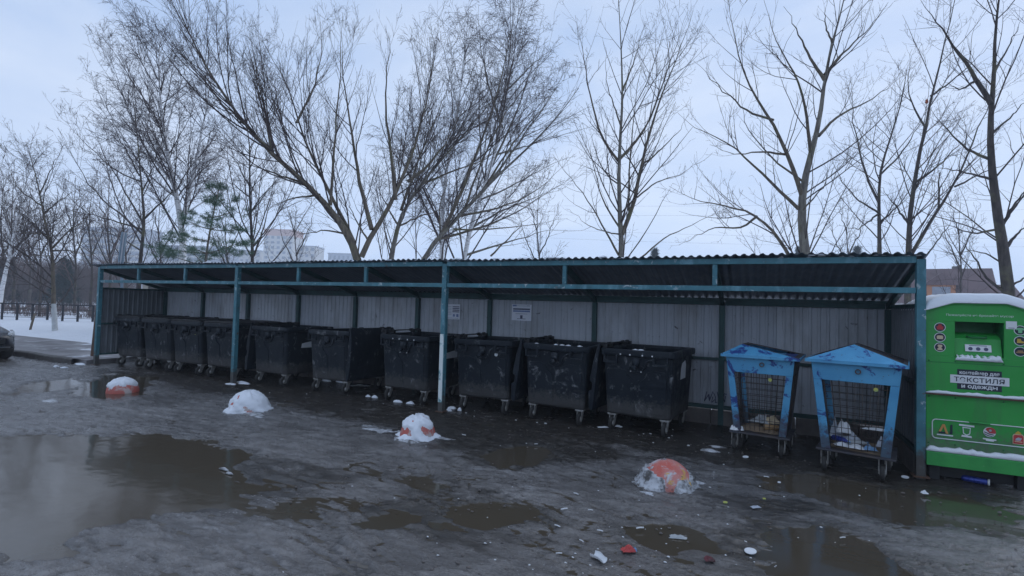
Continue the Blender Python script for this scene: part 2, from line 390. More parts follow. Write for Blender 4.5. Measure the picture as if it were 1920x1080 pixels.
def ground():
    def seg(a, b, s): return np.arange(a, b, s)
    xs = np.concatenate([[-900,-400,-200,-120,-80,-60,-45,-36,-30,-26], seg(-24,-7,.06), seg(-7,4.2,.024), [4.3,4.6,5,6,8,12,20,40,80,200,500,900]])
    ys = np.concatenate([[-600,-200,-60,-20,-8,-3,0,.8], seg(1.2,7.6,.024), seg(7.6,9.4,.08), [9.8,10.5,12,15,20,30,50,100,200,400,900]])
    X, Y = np.meshgrid(xs, ys)
    # ruts run roughly parallel to the shelter, wandering
    a = .16; U = X*math.cos(a)+Y*math.sin(a); Vv = -X*math.sin(a)+Y*math.cos(a)
    w1 = fbm(U*.35+5, Vv*2.3, 4); w2 = fbm(X*1.2, Y*1.6, 4); w3 = fbm(X*5+9, Y*7, 4); w4 = fbm(U*3+2, Vv*17, 3); w5 = fbm(X*24, Y*24, 2)
    w6 = fbm(U*2.0+8, Vv*10+4, 5); h = .014*w1+.010*w2+.014*w3+.014*w4*np.clip(w2+.6, 0, 1)+.006*w5+.012*(1-2*np.abs(w6))*np.clip(fbm(X*.8+11, Y*.9, 3)+.5, 0, 1)-.006
    crust = sst(.02, .25, fbm(X*.9+40, Y*1.5+3, 4)); h += crust*(.008+.012*np.clip(fbm(X*9, Y*12, 3), 0, 1))
    h = np.where(h < -.004, -.004+(h+.004)*.30, h)
    low = sst(.004, -.010, h-.010*w2); low = np.maximum(low*.8, sst(.30, .05, np.abs(fbm(U*1.7+3, Vv*6.5+8, 4)-.06)*3)*sst(-.1,.3,fbm(X*.7+70,Y*.7,3)))
    wx = fbm(X*.5+60, Y*.5+20, 3)*.9; wy = fbm(X*.5+10, Y*.5+90, 3)*.9
    a2 = np.where(X > -3.5, -.30, .10); U2 = X*np.cos(a2)+Y*np.sin(a2)+wx; V2 = -X*np.sin(a2)+Y*np.cos(a2)+wy*.5
    rd = np.abs(fbm(U2*1.1+4, V2*5.2, 4)); rd2 = np.abs(fbm(U2*3.1+14, V2*12+7, 4))
    reg = sst(-.25, .15, fbm(X*.6+33, Y*.7+5, 3)); reg2 = sst(-.1, .2, fbm(X*1.3+3, Y*1.5+55, 3))
    cav = np.maximum(sst(.055, .015, rd)*reg, sst(.06, .02, rd2)*reg2*.9)
    h = h-.016*cav+.010*sst(.05, .13, rd)*sst(.30, .15, rd)*reg
    low = np.maximum(low*.7, cav)
    edge = .22*fbm(U*1.9, Vv*4.2, 5)+.12*fbm(U2*7, V2*15, 5)
    wet = np.zeros(X.shape)
    for px, dep in PUD:
        sd = poly_sd(wpoly(px), X, Y)+edge
        m = sst(-.05, .06, sd); h = h*(1-.6*m)-dep*m; wet = np.maximum(wet, sst(-.25, .05, sd)*.9)
    mud = np.zeros(X.shape)
    for px in MUDP:
        sd = poly_sd(wpoly(px), X, Y)+2.2*edge; mud = np.maximum(mud, sst(-.28, .28, sd))
    mud = np.maximum(mud, sst(7.15, 7.5, Y)*sst(-15.2, -14.8, X)*sst(9.3, 9.2, Y))
    under = sst(7.0, 7.6, Y); h = h*(1-.7*under)
    V = np.stack([X.ravel(), Y.ravel(), h.ravel()], 1)
    ny, nx = X.shape; I = np.arange(nx*ny).reshape(ny, nx)
    Q = np.stack([I[:-1,:-1], I[:-1,1:], I[1:,1:], I[1:,:-1]], -1).reshape(-1, 4)
    m, nt, b = new_mat('slush_ground'); g = N(nt)
    at = g.n('ShaderNodeAttribute', attribute_name='mud').outputs['Fac']; aw = g.n('ShaderNodeAttribute', attribute_name='wet').outputs['Fac']
    n1 = g.noise(.8, 9, .62); n2 = g.noise(6, 9, .68, vec=g.mapped((.7,1.4,1)), dist=.5); n3 = g.noise(45, 5, .6)
    slush = g.mix(g.ramp(g.math('ADD', g.math('MULTIPLY', n1, .55), g.math('MULTIPLY', n2, .45)), [(.36, 0), (.64, 1)]), (.105,.097,.092), (.27,.256,.25))
    slush = g.mix(g.ramp(n3, [(.35, 0), (.72, 1)]), slush, g.mix(.55, slush, (.05,.047,.046)))
    mudc = g.mix(g.ramp(n2, [(.35, 0), (.7, 1)]), (.024,.020,.0165), (.070,.060,.050))
    mfac = g.ramp(g.math('ADD', g.math('MULTIPLY', at, .62), g.math('ADD', g.math('MULTIPLY', n2, .25), g.math('MULTIPLY', n1, .2))), [(.34, 0), (.78, 1)])
    col = g.mix(mfac, slush, mudc)
    al = g.math('MULTIPLY', g.n('ShaderNodeAttribute', attribute_name='low').outputs['Fac'], g.ramp(n2, [(.30, .25), (.5, 1)]))
    col = g.mix(g.math('MULTIPLY', al, .85), col, (.040,.036,.034))
    col = g.mix(g.math('MULTIPLY', aw, .65), col, g.mix(.7, col, (.03,.027,.022)))
    mpp = g.n('ShaderNodeMapping'); mpp.inputs['Rotation'].default_value = (0,0,-.16); mpp.inputs['Scale'].default_value = (4.5,15,1); g.l(g.co, mpp.inputs['Vector'])
    stk = g.math('MULTIPLY', g.ramp(g.noise(1, 8, .72, vec=mpp.outputs[0], dist=.7), [(.54, 0), (.62, 1)]), g.ramp(g.noise(.9, 4), [(.42, .15), (.6, 1)]))
    col = g.mix(g.math('MULTIPLY', stk, .75), col, (.022,.020,.019))
    ic = g.math('MULTIPLY', g.ramp(g.noise(1, 8, .7, vec=mpp.outputs[0], dist=.3), [(.56, 0), (.66, 1)]), g.ramp(g.noise(.55, 5), [(.48, 0), (.6, 1)]))
    col = g.mix(g.math('MULTIPLY', g.math('MULTIPLY', ic, g.math('SUBTRACT', 1.0, at)), .55), col, (.40,.40,.41))
    vo = g.n('ShaderNodeTexVoronoi'); vo.inputs['Scale'].default_value = 26; g.l(g.co, vo.inputs['Vector'])
    sp = g.math('MULTIPLY', g.ramp(vo.outputs['Distance'], [(.10, 1), (.17, 0)]), g.ramp(g.noise(1.1, 5), [(.50, 0), (.66, 1)]))
    col = g.mix(g.math('MULTIPLY', sp, .7), col, (.45,.45,.46))
    g.l(col, b.inputs['Base Color'])
    r1 = g.ramp(n2, [(.3, .13), (.7, .42)])
    g.l(g.mix(g.math('MAXIMUM', g.math('MAXIMUM', g.math('MULTIPLY', mfac, .55), aw), al), r1, .2), b.inputs['Roughness'])
    b.inputs['Specular IOR Level'].default_value = .75
    g.bump(g.math('ADD', g.math('MULTIPLY', n2, 1.0), g.math('MULTIPLY', n3, .4)), .9, .035, b)
    ob = fast_mesh('ground', V, Q, m); tag(ob, kind='structure')
    for nm, ar in (('mud', mud), ('wet', wet), ('low', low)):
        A = ob.data.attributes.new(nm, 'FLOAT', 'POINT'); A.data.foreach_set('value', ar.ravel().astype(np.float32))
    # standing water
    m, nt, b = new_mat('puddle_water'); g = N(nt)
    g.l(g.mix(g.noise(.7, 4), (.066,.053,.037), (.084,.069,.050)), b.inputs['Base Color'])
    b.inputs['Roughness'].default_value = .10; b.inputs['IOR'].default_value = 1.45
    g.bump(g.math('ADD', g.noise(2.2, 2, vec=g.mapped((1,1.6,1))), g.math('MULTIPLY', g.noise(17, 3), .12)), .07, .05, b)
    wb = MB(); wb.add([(-26,1,WATER_Z),(5,1,WATER_Z),(5,7.15,WATER_Z),(-26,7.15,WATER_Z)], [(0,1,2,3)])
    tag(wb.build('puddle_water', m), kind='structure')
ground()

def lumps(name, items, mat, seed=1, parent=None, n=14):
    """irregular flattened lumps: (x, y, z, rx, ry, h)"""
    rg = np.random.default_rng(seed); mb = MB()
    for (x, y, z, rx, ry, h) in items:
        k = 5; ph = rg.random(6)*6.28; rings = []
        for i in range(k):
            t = i/(k-1)*.5*PI*.97
            ring = []
            for j in range(n):
                a = 2*PI*j/n
                w = 1+.22*math.sin(2*a+ph[0])+.16*math.sin(3*a+ph[1])+.12*math.sin(5*a+ph[2])
                ring.append((x+rx*w*math.cos(a)*math.cos(t), y+ry*w*math.sin(a)*math.cos(t), z+h*math.sin(t)*(1+.18*math.sin(2*a+ph[3]))-.004))
            rings.append(ring)
        mb.loft(rings, True, True)
    return mb.build(name, mat, parent)

# pavement, kerb and snow
def kerb_and_snow():
    p = MB(); p.box((-45,8.4,.055), (60,2.5,.11)); tag(p.build('path', M['asphalt_path']), kind='structure')
    xs = np.concatenate([np.arange(-60,-15.4,.25), [-15.35]]); ys = [7.0,7.02,7.15]
    V = []; Q = []
    for x in xs:
        k = .008*math.sin(x*3.1)+.01*math.sin(x*1.3)
        bend = 0
        for (y, z) in ((7.0,-.03),(7.0,.11),(7.02,.135),(7.16,.135)): V.append((x, y+bend+k, z+k*.6))
    for i in range(len(xs)-1):
        for j in range(3): a = i*4+j; Q.append((a, a+4, a+5, a+1))
    tag(fast_mesh('kerb', np.array(V), np.array(Q), M['kerb'], smooth=False), kind='structure')
    # snow field
    xs = np.concatenate([[-700,-400,-250,-150,-100,-75,-60], np.arange(-52,-12,.22), np.arange(-12,4,.5), [4,6,9,14,20,30,60,150,300,700]])
    ts = np.concatenate([np.linspace(0,4,40), np.linspace(4.2,14,40), [15,17,20,25,32,45,70,110,180,300,600,900]])
    X, T = np.meshgrid(xs, ts)
    front = np.where(X < -15.2, 9.25+.35*fbm(X*.5, X*0+3, 3)+np.clip((-X-19)*.04, 0, 1.5), 9.35)
    Y = front+T
    H = .10+.22*sst(0, 2.2, T)+.05*fbm(X*.6, Y*.6, 4)+.03*fbm(X*2.2, Y*2.2, 3)
    H = np.where(T < .01, .02, H)
    V = np.stack([X.ravel(), Y.ravel(), H.ravel()], 1); ny, nx = X.shape; I = np.arange(nx*ny).reshape(ny, nx)
    Q = np.stack([I[:-1,:-1], I[:-1,1:], I[1:,1:], I[1:,:-1]], -1).reshape(-1, 4)
    tag(fast_mesh('snow_field', V, Q, M['snow_field']), kind='structure')
kerb_and_snow()

# ------------------------------------------------------------------ shelter
K = 1.1
XS = [K*x for x in (-13.3715,-11.9286,-10.3601,-8.8030,-7.2442,-5.7433,-4.2275,-2.3513,-.4787,1.4768)]
Y0 = K*6.5569; YB = 8.80
HT, HL, HB = 2.415, 2.068, 1.905
def corr_sheet(mb, a, b, up, pitch, depth, nrm, flat=.55, th=.003):
    """trapezoid-ribbed sheet from edge a->b, extruded by vector up; nrm = rib direction"""
    a = Vector(a); b = Vector(b); up = Vector(up); nrm = Vector(nrm); L = (b-a).length; t = (b-a).normalized()
    q = [(0, 0)]; n = int(L/pitch)
    for i in range(n):
        x = i*pitch; s = pitch*(1-flat)/2
        q += [(x+pitch*flat/2, 0), (x+pitch*flat/2+s*.5, depth), (x+pitch*flat/2+s*.5+pitch*flat*.4, depth), (x+pitch*flat/2+s+pitch*flat*.4, 0)]
    q = [u for u in q if u[0] <= L]+[(L, 0)]
    vs = []
    for x, d in q: p = a+t*x+nrm*d; vs += [p, p+up]
    mb.add(vs, [(2*i, 2*i+2, 2*i+3, 2*i+1) for i in range(len(q)-1)])
def shelter():
    r = thing('waste_shelter', 'long open teal steel shelter with corrugated lean-to roof over the row of bins', 'shelter', (XS[0], Y0, 0))
    O = Vector((XS[0], Y0, 0))
    def P(n, mb, m, bev=.004, par=r):
        mb.v = [tuple(Vector(p)-O) for p in mb.v]
        return mb.build(n, m, par, bev)
    rz = lambda y: 2.428-(y-Y0)/(YB-Y0)*(2.428-1.965)   # roof underside height
    for i in (0, 3, 6, 9):
        m = MB(); m.box((XS[i], Y0, 1.20), (.085,.085,2.44)); ob = P('post', m, M['teal'] if i != 6 else M['teal'])
        if i == 6:   # paint washed off lower half
            m = MB(); m.box((XS[i]-.006, Y0-.0445, .72), (.07,.004,1.1)); q = MB(); q.v = [tuple(Vector(p)-O) for p in m.v]; q.f = m.f; q.sm = m.sm; q.mi = m.mi
            q.build('pale_paint', M['teal_worn'], ob)
        m = MB(); m.box((XS[i], Y0, .02), (.15,.15,.012)); q = MB(); q.v = [tuple(Vector(p)-O) for p in m.v]; q.f = m.f; q.sm = m.sm; q.mi = m.mi
        q.build('base_plate', M['rust'], ob)
    for a, b in ((0,3),(3,6),(6,9)):
        m = MB(); m.box(((XS[a]+XS[b])/2, Y0, HT), (XS[b]-XS[a]-.09,.08,.075)); P('top_beam', m, M['teal'])
        m = MB(); m.box(((XS[a]+XS[b])/2, Y0, HL), (XS[b]-XS[a]-.09,.06,.065)); P('lower_beam', m, M['teal'])
    for i in (1,2,4,5,7,8):
        m = MB(); m.box((XS[i], Y0, (HT+HL)/2), (.06,.05,HT-HL-.072)); P('stud', m, M['teal'])
    for i in range(10):
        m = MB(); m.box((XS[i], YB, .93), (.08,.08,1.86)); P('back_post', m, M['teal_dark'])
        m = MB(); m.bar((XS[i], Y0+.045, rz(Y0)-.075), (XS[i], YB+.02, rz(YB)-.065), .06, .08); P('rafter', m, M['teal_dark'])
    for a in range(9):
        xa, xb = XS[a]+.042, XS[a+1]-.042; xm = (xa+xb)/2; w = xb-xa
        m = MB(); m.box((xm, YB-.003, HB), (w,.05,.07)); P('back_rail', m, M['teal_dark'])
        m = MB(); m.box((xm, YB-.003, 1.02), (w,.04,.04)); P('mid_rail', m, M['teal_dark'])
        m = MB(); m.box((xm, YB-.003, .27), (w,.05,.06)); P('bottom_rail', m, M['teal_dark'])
    # back panels, one corrugated sheet per bay, fixed on the outside
    for a, b in ((0,3),(3,6),(6,9)):
        m = MB(); corr_sheet(m, (XS[a]-.02, YB+.045, .26), (XS[b]+.02-.004, YB+.045, .26), (0,0,1.66), .115, .014, (0,-1,0)); P('back_panel', m, M['wall'], 0)
    for i, y in ((0, 0), (9, 0)):
        sx = -1 if i == 0 else 1
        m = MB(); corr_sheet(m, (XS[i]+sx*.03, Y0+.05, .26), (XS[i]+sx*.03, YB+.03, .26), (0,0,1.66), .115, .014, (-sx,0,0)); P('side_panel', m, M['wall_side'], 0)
        for z in (.27, 1.02, 1.90):
            m = MB(); m.box((XS[i], (Y0+YB)/2+.003, z), (.04, YB-Y0-.13,.045)); P('side_rail', m, M['teal_dark'])
    # roof
    m = MB(); x0, x1 = XS[0]-.22, XS[9]+.06; yf, yb = Y0-.11, YB+.28; n = int((x1-x0)/.0175)
    ph = 2*PI/.105; rows = [yf, yf+.5, (yf+yb)/2, yb]; vs = []; fs = []
    for j, y in enumerate(rows):
        for i in range(n+1):
            x = x0+(x1-x0)*i/n; w = math.sin(ph*x); w = max(-.75, min(.75, w*1.3))
            vs.append((x, y, rz(y)+.022+.016*w+.008*math.sin(x*.9+1)+.005*math.sin(x*2.3+y)))
    for j in range(len(rows)-1):
        for i in range(n): a = j*(n+1)+i; fs.append((a, a+1, a+n+2, a+n+1))
    m.add(vs, fs, True); P('roof_sheet', m, M['roof'], 0)
    m = MB(); m.bar((x0+.05, YB-.02, rz(YB)-.006), (x1-.05, YB-.02, rz(YB)-.006), .05, .04); P('purlin', m, M['teal_dark'])
    m = MB(); m.box(((XS[0]+XS[6])/2, YB+.02, rz(YB)+.02), (XS[6]-XS[0]-.1,.015,.062)); P('filler_strip', m, M['bin_dark'], 0)
    # footing blocks
    rg = random.Random(5); x = XS[0]
    while x < XS[9]-.3:
        w = .39; m = MB(); m.box((x+w/2, YB+.06, .10+rg.uniform(-.008,.008)), (w-.012,.18,.25)); P('footing_block', m, M['brick'], .008); x += w
    for i in range(4):  # added row, hides the pale ground showing below the right side panel
        m = MB(); m.box((XS[9]+.045, Y0+.28+.385*i, .11), (.16,.37,.25)); P('footing_block', m, M['brick'], .008)
    for (x, w) in ((XS[0]+.6,.5),(XS[3]+.5,.35),(XS[4]+.3,.8),(XS[5]+.2,.6)):
        pass
    return r
SH = shelter()
def roofz(y): return 2.428-(y-Y0)/(YB-Y0)*(2.428-1.965)+.034
def graffiti():
    p = gY(1338, 745, YB+.02); rg = random.Random(2); m = MB()
    for k in range(7):
        x = -.13+.045*k; pts = [(x+rg.uniform(-.03,.03)+.02*j, 0, rg.uniform(-.09,.09)) for j in range(4)]
        for a, b in zip(pts, pts[1:]): m.bar(a, b, .002, .012, (0,1,0)) if False else m.tube([a, b], .006, 4)
    o = m.build('graffiti', M['ink'], SH); o.location = (p[0]-XS[0], YB+.026-Y0, p[2]); o['label'] = 'dark scribble on the wall sheet'
graffiti()
rg = np.random.default_rng(4)
it = []
for i in range(150):
    x = rg.uniform(XS[0]-.1, XS[9]); 
    if rg.random() < .35 or XS[3] < x < XS[7]:
        y = Y0-.08+rg.uniform(0,.1); it.append((x, y, roofz(y), rg.uniform(.03,.12), rg.uniform(.03,.05), rg.uniform(.012,.028)))
tag(lumps('roof_snow', it, M['snow'], 3), kind='stuff')

# notices on the back wall
def notice(u, v, w, h, label, kind):
    p = gY(u, v, YB+.02); t = thing('notice_sign', label, 'sign', (p[0], YB+.024, p[2]), 0)
    m = MB(); m.box((0,-.006,0), (w,.006,h)); m.build('board', M['paper'], t)
    def blk(n, x, z, a, b, mt): q = MB(); q.box((x*w,-.0105,z*h), (a*w,.002,b*h)); q.build(n, mt, t)
    if kind == 0:
        for i in range(4): blk('text_line', .2, .33-.11*i, .5, .055, M['ink']); 
        for i in range(6): blk('text_line', -.28, .33-.1*i, .3, .03, M['p_grey'])
        blk('picture', .06, -.24, .14, .16, M['p_blue']); blk('picture', .32, -.24, .16, .18, M['p_blue']); blk('text_line', 0, -.42, .8, .03, M['p_grey'])
    else:
        blk('text_line', 0, .41, .5, .03, M['p_grey']); blk('heading_bar', 0, .21, .86, .09, M['ink']); blk('heading_bar', 0, .08, .86, .1, M['p_blue'])
        blk('picture', 0, -.27, .12, .2, M['ink']); blk('text_line', 0, -.39, .44, .03, M['ink']); blk('text_line', -.36, .42, .2, .1, M['p_blue'])
        blk('text_line', .34, .42, .16, .05, M['p_grey']); blk('text_line', 0, -.08, .6, .03, M['p_grey'])
notice(852, 584.5, .34, .34, 'pale notice of blue text rows on the back wall just right of the pale-painted post', 'notice', ) if False else None
notice(850, 584.5, .31, .30, 'upright pale notice with rows of dark text bars, partly behind the middle post', 0)
notice(978, 586, .40, .30, 'wider pale blue notice with one dark heading bar on the back wall', 1)

# ------------------------------------------------------------------ black containers
def rrect(w, d, c, z, y0=0):
    w /= 2; d /= 2; out = []
    for sx, sy, a0 in ((1,-1,-90),(1,1,0),(-1,1,90),(-1,-1,180)):
        for k in range(4):
            a = rad(a0+30*k); out.append((sx*(w-c)+c*math.cos(a), y0+sy*(d-c)+c*math.sin(a), z))
    return out
def make_bin():
    t = thing('waste_container', 'black', 'waste bin')
    b = MB(); prof = [(.90,1.02,.24),(.93,1.06,.27),(.955,1.10,.55),(.99,1.16,.95),(1.0,1.18,1.09)]
    rings = [rrect(w, d, .06, z) for w, d, z in prof]+[rrect(w-.03, d-.03, .055, z) for w, d, z in reversed(prof)]
    b.loft(rings, True, False)
    # raised front panels with curved top edges (short side, facing the road)
    yf = lambda z: -(.51+(z-.24)/(1.09-.24)*.08)-.0
    for s in (-1, 1):
        poly = [(s*.03,.30),(s*.40,.30),(s*.435,.86),(s*.42,.90),(s*.24,.915),(s*.15,.88),(s*.12,.80),(s*.05,.74),(s*.03,.70)]
        n = len(poly); vs = [(x, yf(z)-.022, z) for x, z in poly]+[(x*1.0, yf(z)+.01, z) for x, z in poly]
        fs = [tuple(range(n)), ]+[(i, i+n, (i+1) % n+n, (i+1) % n) for i in range(n)]
        if s < 0: fs = [tuple(reversed(f)) for f in fs]
        fs = [tuple(reversed(f)) for f in fs]
        b.add(vs, fs)
    b.build('body', M['bin'], t, .006)
    rm = MB()
    rings = [rrect(1.0,1.18,.06,1.09), rrect(1.07,1.25,.07,1.10), rrect(1.08,1.26,.07,1.13), rrect(1.08,1.26,.07,1.175), rrect(1.065,1.245,.065,1.19), rrect(.96,1.14,.05,1.19), rrect(.95,1.13,.05,1.15), rrect(.965,1.145,.05,1.09)]
    rm.loft(rings, False, False); rm.build('rim', M['bin'], t, .004)
    # trunnion pocket and pin
    tr = MB(); tr.tube([(0,-.60,1.08),(0,-.605,1.0),(0,-.60,.955)], [.062,.058,.05], 14)
    tr.build('trunnion_pocket', M['bin'], t)
    pn = MB(); pn.lathe([(.02,0),(.02,-.05),(.034,-.052),(.034,-.066),(.02,-.07)], 14, (0,-.63,.95), 'y'); pn.build('trunnion_pin', M['bin'], t)
    rb = MB(); rb.tube([(.30,-.598,1.07),(.20,-.602,1.06),(.14,-.603,1.02),(.125,-.60,.95),(.09,-.592,.90),(0,-.588,.875),(-.08,-.592,.895),(-.10,-.598,.93)], .013, 8); rb.build('trunnion_rib', M['bin'], t)
    for s in (-1, 1):
        for e in (-1, 1):
            h = MB(); x = s*.36; y = e*.645
            for dx in (-.095, .095): h.box((x+dx, y, 1.055), (.022,.045,.11))
            h.box((x, y, 1.0), (.21,.045,.024)); h.build('handle', M['bin'], t, .005)
    for s in (-1, 1):
        for e in (-1, 1):
            x, y = s*.385, e*.44
            w = MB(); w.lathe([(.045,-.024),(.088,-.024),(.1,-.014),(.1,.014),(.088,.024),(.045,.024)], 22, (x, y-.045, .1), 'x'); wo = w.build('wheel', M['rubber'], t)
            hb = MB(); hb.lathe([(.02,-.034),(.045,-.028),(.045,.028),(.02,.034)], 14, (x, y-.045, .1), 'x'); hb.build('hub', M['zinc'], wo)
            fk = MB()
            for dx in (-.036, .036):
                fk.add([(x+dx-.003,y-.07,.085),(x+dx-.003,y-.02,.085),(x+dx-.003,y+.05,.215),(x+dx-.003,y-.05,.215),(x+dx+.003,y-.07,.085),(x+dx+.003,y-.02,.085),(x+dx+.003,y+.05,.215),(x+dx+.003,y-.05,.215)],
                       [(0,1,2,3),(7,6,5,4),(0,4,5,1),(1,5,6,2),(2,6,7,3),(3,7,4,0)])
            fk.box((x, y, .222), (.12,.12,.012)); fk.box((x, y, .234), (.13,.13,.016)); fk.build('fork', M['zinc'], wo)
    return t
def lid_mesh(kind):
    m = MB(); L = .97; D = 1.2
    if kind == 'hang':      # hangs down from a hinge at the local origin, body of lid in -x
        pr = [(0,.02),(-.03,.015),(-.075,-.25),(-.095,-.48),(-.095,-.55),(-.05,-.57),(-.05,-.68),(-.095,-.70),(-.06,-.95),(-.02,-.97),(0,-.97)]
        m.prism(pr, -D/2, -D/2+.10, 'y')
        pr2 = [(0,.02),(-.03,.015),(-.07,-.25),(-.085,-.50),(-.085,-.70),(-.055,-.95),(-.02,-.97),(0,-.97)]
        m.prism(pr2, -D/2+.10, D/2, 'y')
    else:
        pr = [(.53,0),(.53,.02),(.42,.04),(.15,.05),(-.15,.05),(-.42,.04),(-.53,.02),(-.53,0)]
        m.prism(pr, -.62, .62, 'y')
    return m
def hinge_mesh(side):
    m = MB()
    for y in (-.5, -.28, .30, .5):
        m.box((side*.5, y, 1.215), (.07,.06,.055)); m.tube([(side*.535,y-.05,1.235),(side*.535,y+.05,1.235)], .026, 8)
    m.tube([(side*.535,-.56,1.235),(side*.535,.56,1.235)], .012, 8)
    return m
BINS = [  # x, y centre, yaw, lid, label
 (-13.95,8.06,0,'closed','black bin at the far end of the row, against the ribbed side wall'),
 (-12.82,8.07,1,'closed','second black bin from the ribbed side wall, pale scuffs on its lower front'),
 (-11.70,8.07,0,'closed','third black bin from the ribbed side wall, a yellow fleck near its rim'),
 (-10.57,8.08,1,'closed','black bin right beside the second teal post, on its side towards the corner'),
 (-8.97,8.04,-3,'left','black bin just past the second teal post, sticker on its side, pale wheel forks'),
 (-7.37,8.04,-2,'right','black bin whose open lid hangs on the side nearer the pale-painted post'),
 (-5.63,8.06,-1,'none','black bin right before the pale-painted middle post, grey scuff on its front'),
 (-4.09,8.08,1.5,'none','black bin past the pale-painted post with a yellow round sticker on its corner'),
 (-2.80,8.05,-1,'left','black bin with snow on its rim, between two lids hanging edge-on'),
 (-1.49,8.02,-7,'left','biggest-looking black bin, last before the blue cage bins, torn side label'),
]
P0 = make_bin(); BINOBJ = []
for i, (x, y, yw, lid, lab) in enumerate(BINS):
    o = P0 if i == 0 else dup(P0)
    o.location = (x, y, 0); o.rotation_euler = (0,0,rad(yw)); o.rotation_euler[0] = rad(random.uniform(-.5,.5)); o.rotation_euler[1] = rad(random.uniform(-.7,.7)); o['label'] = lab; o['group'] = 'black wheeled waste containers'
    BINOBJ.append(o)
for i, (x, y, yw, lid, lab) in enumerate(BINS):
    o = BINOBJ[i]
    if lid == 'closed':
        q = lid_mesh('closed').build('lid', M['bin_dark'], o, .01); q.location = (0,0,1.192)
        hinge_mesh(-1).build('hinge', M['bin_dark'], o, .004)
    elif lid == 'none': hinge_mesh(-1).build('hinge', M['bin_dark'], o, .004)
    else:
        s = -1 if lid == 'left' else 1
        q = lid_mesh('hang').build('lid', M['bin_lid'], o, .008)
        q.location = (s*.552,0,1.225); q.rotation_euler = (0,rad(6 if s < 0 else -4),0 if s < 0 else PI)
        hinge_mesh(s).build('hinge', M['bin_dark'], o, .004)
# stickers, rubbish bulging over rims etc. are parts / things
def sticker(o, name, x, z, r, mt, y=None, shape='disc'):
    m = MB(); y = -(.51+(z-.24)/.85*.08)-.016 if y is None else y
    m.lathe([(r,0),(r,-.003)], 16, (x,y,z), 'y'); m.build(name, mt, o)
sticker(BINOBJ[7], 'round_sticker', .40, .86, .03, M['capy']); sticker(BINOBJ[7], 'round_sticker', .26, .965, .03, M['white'], -.60)
sticker(BINOBJ[2], 'round_sticker', .33, .90, .018, M['capy'])
for i in (6, 9):   # reflective rivets on the rim
    for x in (-.22,-.08,.10,.24):
        sticker(BINOBJ[i], 'rivet', x, 1.12, .011, M['white'], -.632)
    for x in (-.075, .075): sticker(BINOBJ[i], 'rivet', x, .89, .011, M['white'], -.60)
def side_label(o, y, z, w, h, mt, n='torn_label'):
    m = MB(); rg = random.Random(3)
    pts = [(y-w/2,z-h/2+.03),(y-w/4,z-h/2),(y+w/3,z-h/2+.02),(y+w/2,z-h/4),(y+w/2-.02,z+h/3),(y+w/4,z+h/2),(y-w/4,z+h/2-.03),(y-w/2+.02,z+h/4)]
    f = lambda z: .45+(z-.24)/.85*.05+.006
    vs = [(f(b), a, b) for a, b in pts]+[(f(b)-.004, a, b) for a, b in pts]; k = len(pts)
    m.add(vs, [tuple(range(k))]+[(i, i+k, (i+1) % k+k, (i+1) % k) for i in range(k)]); m.build(n, mt, o)
side_label(BINOBJ[9], .05, .83, .30, .40, M['white']); side_label(BINOBJ[4], .1, .80, .6, .22, M['white']); side_label(BINOBJ[6], .15, .80, .5, .20, M['white'])
side_label(BINOBJ[9], .03, .63, .18, .08, M['p_lgreen']); side_label(BINOBJ[4], -.05, .66, .35, .06, M['p_lgreen'])

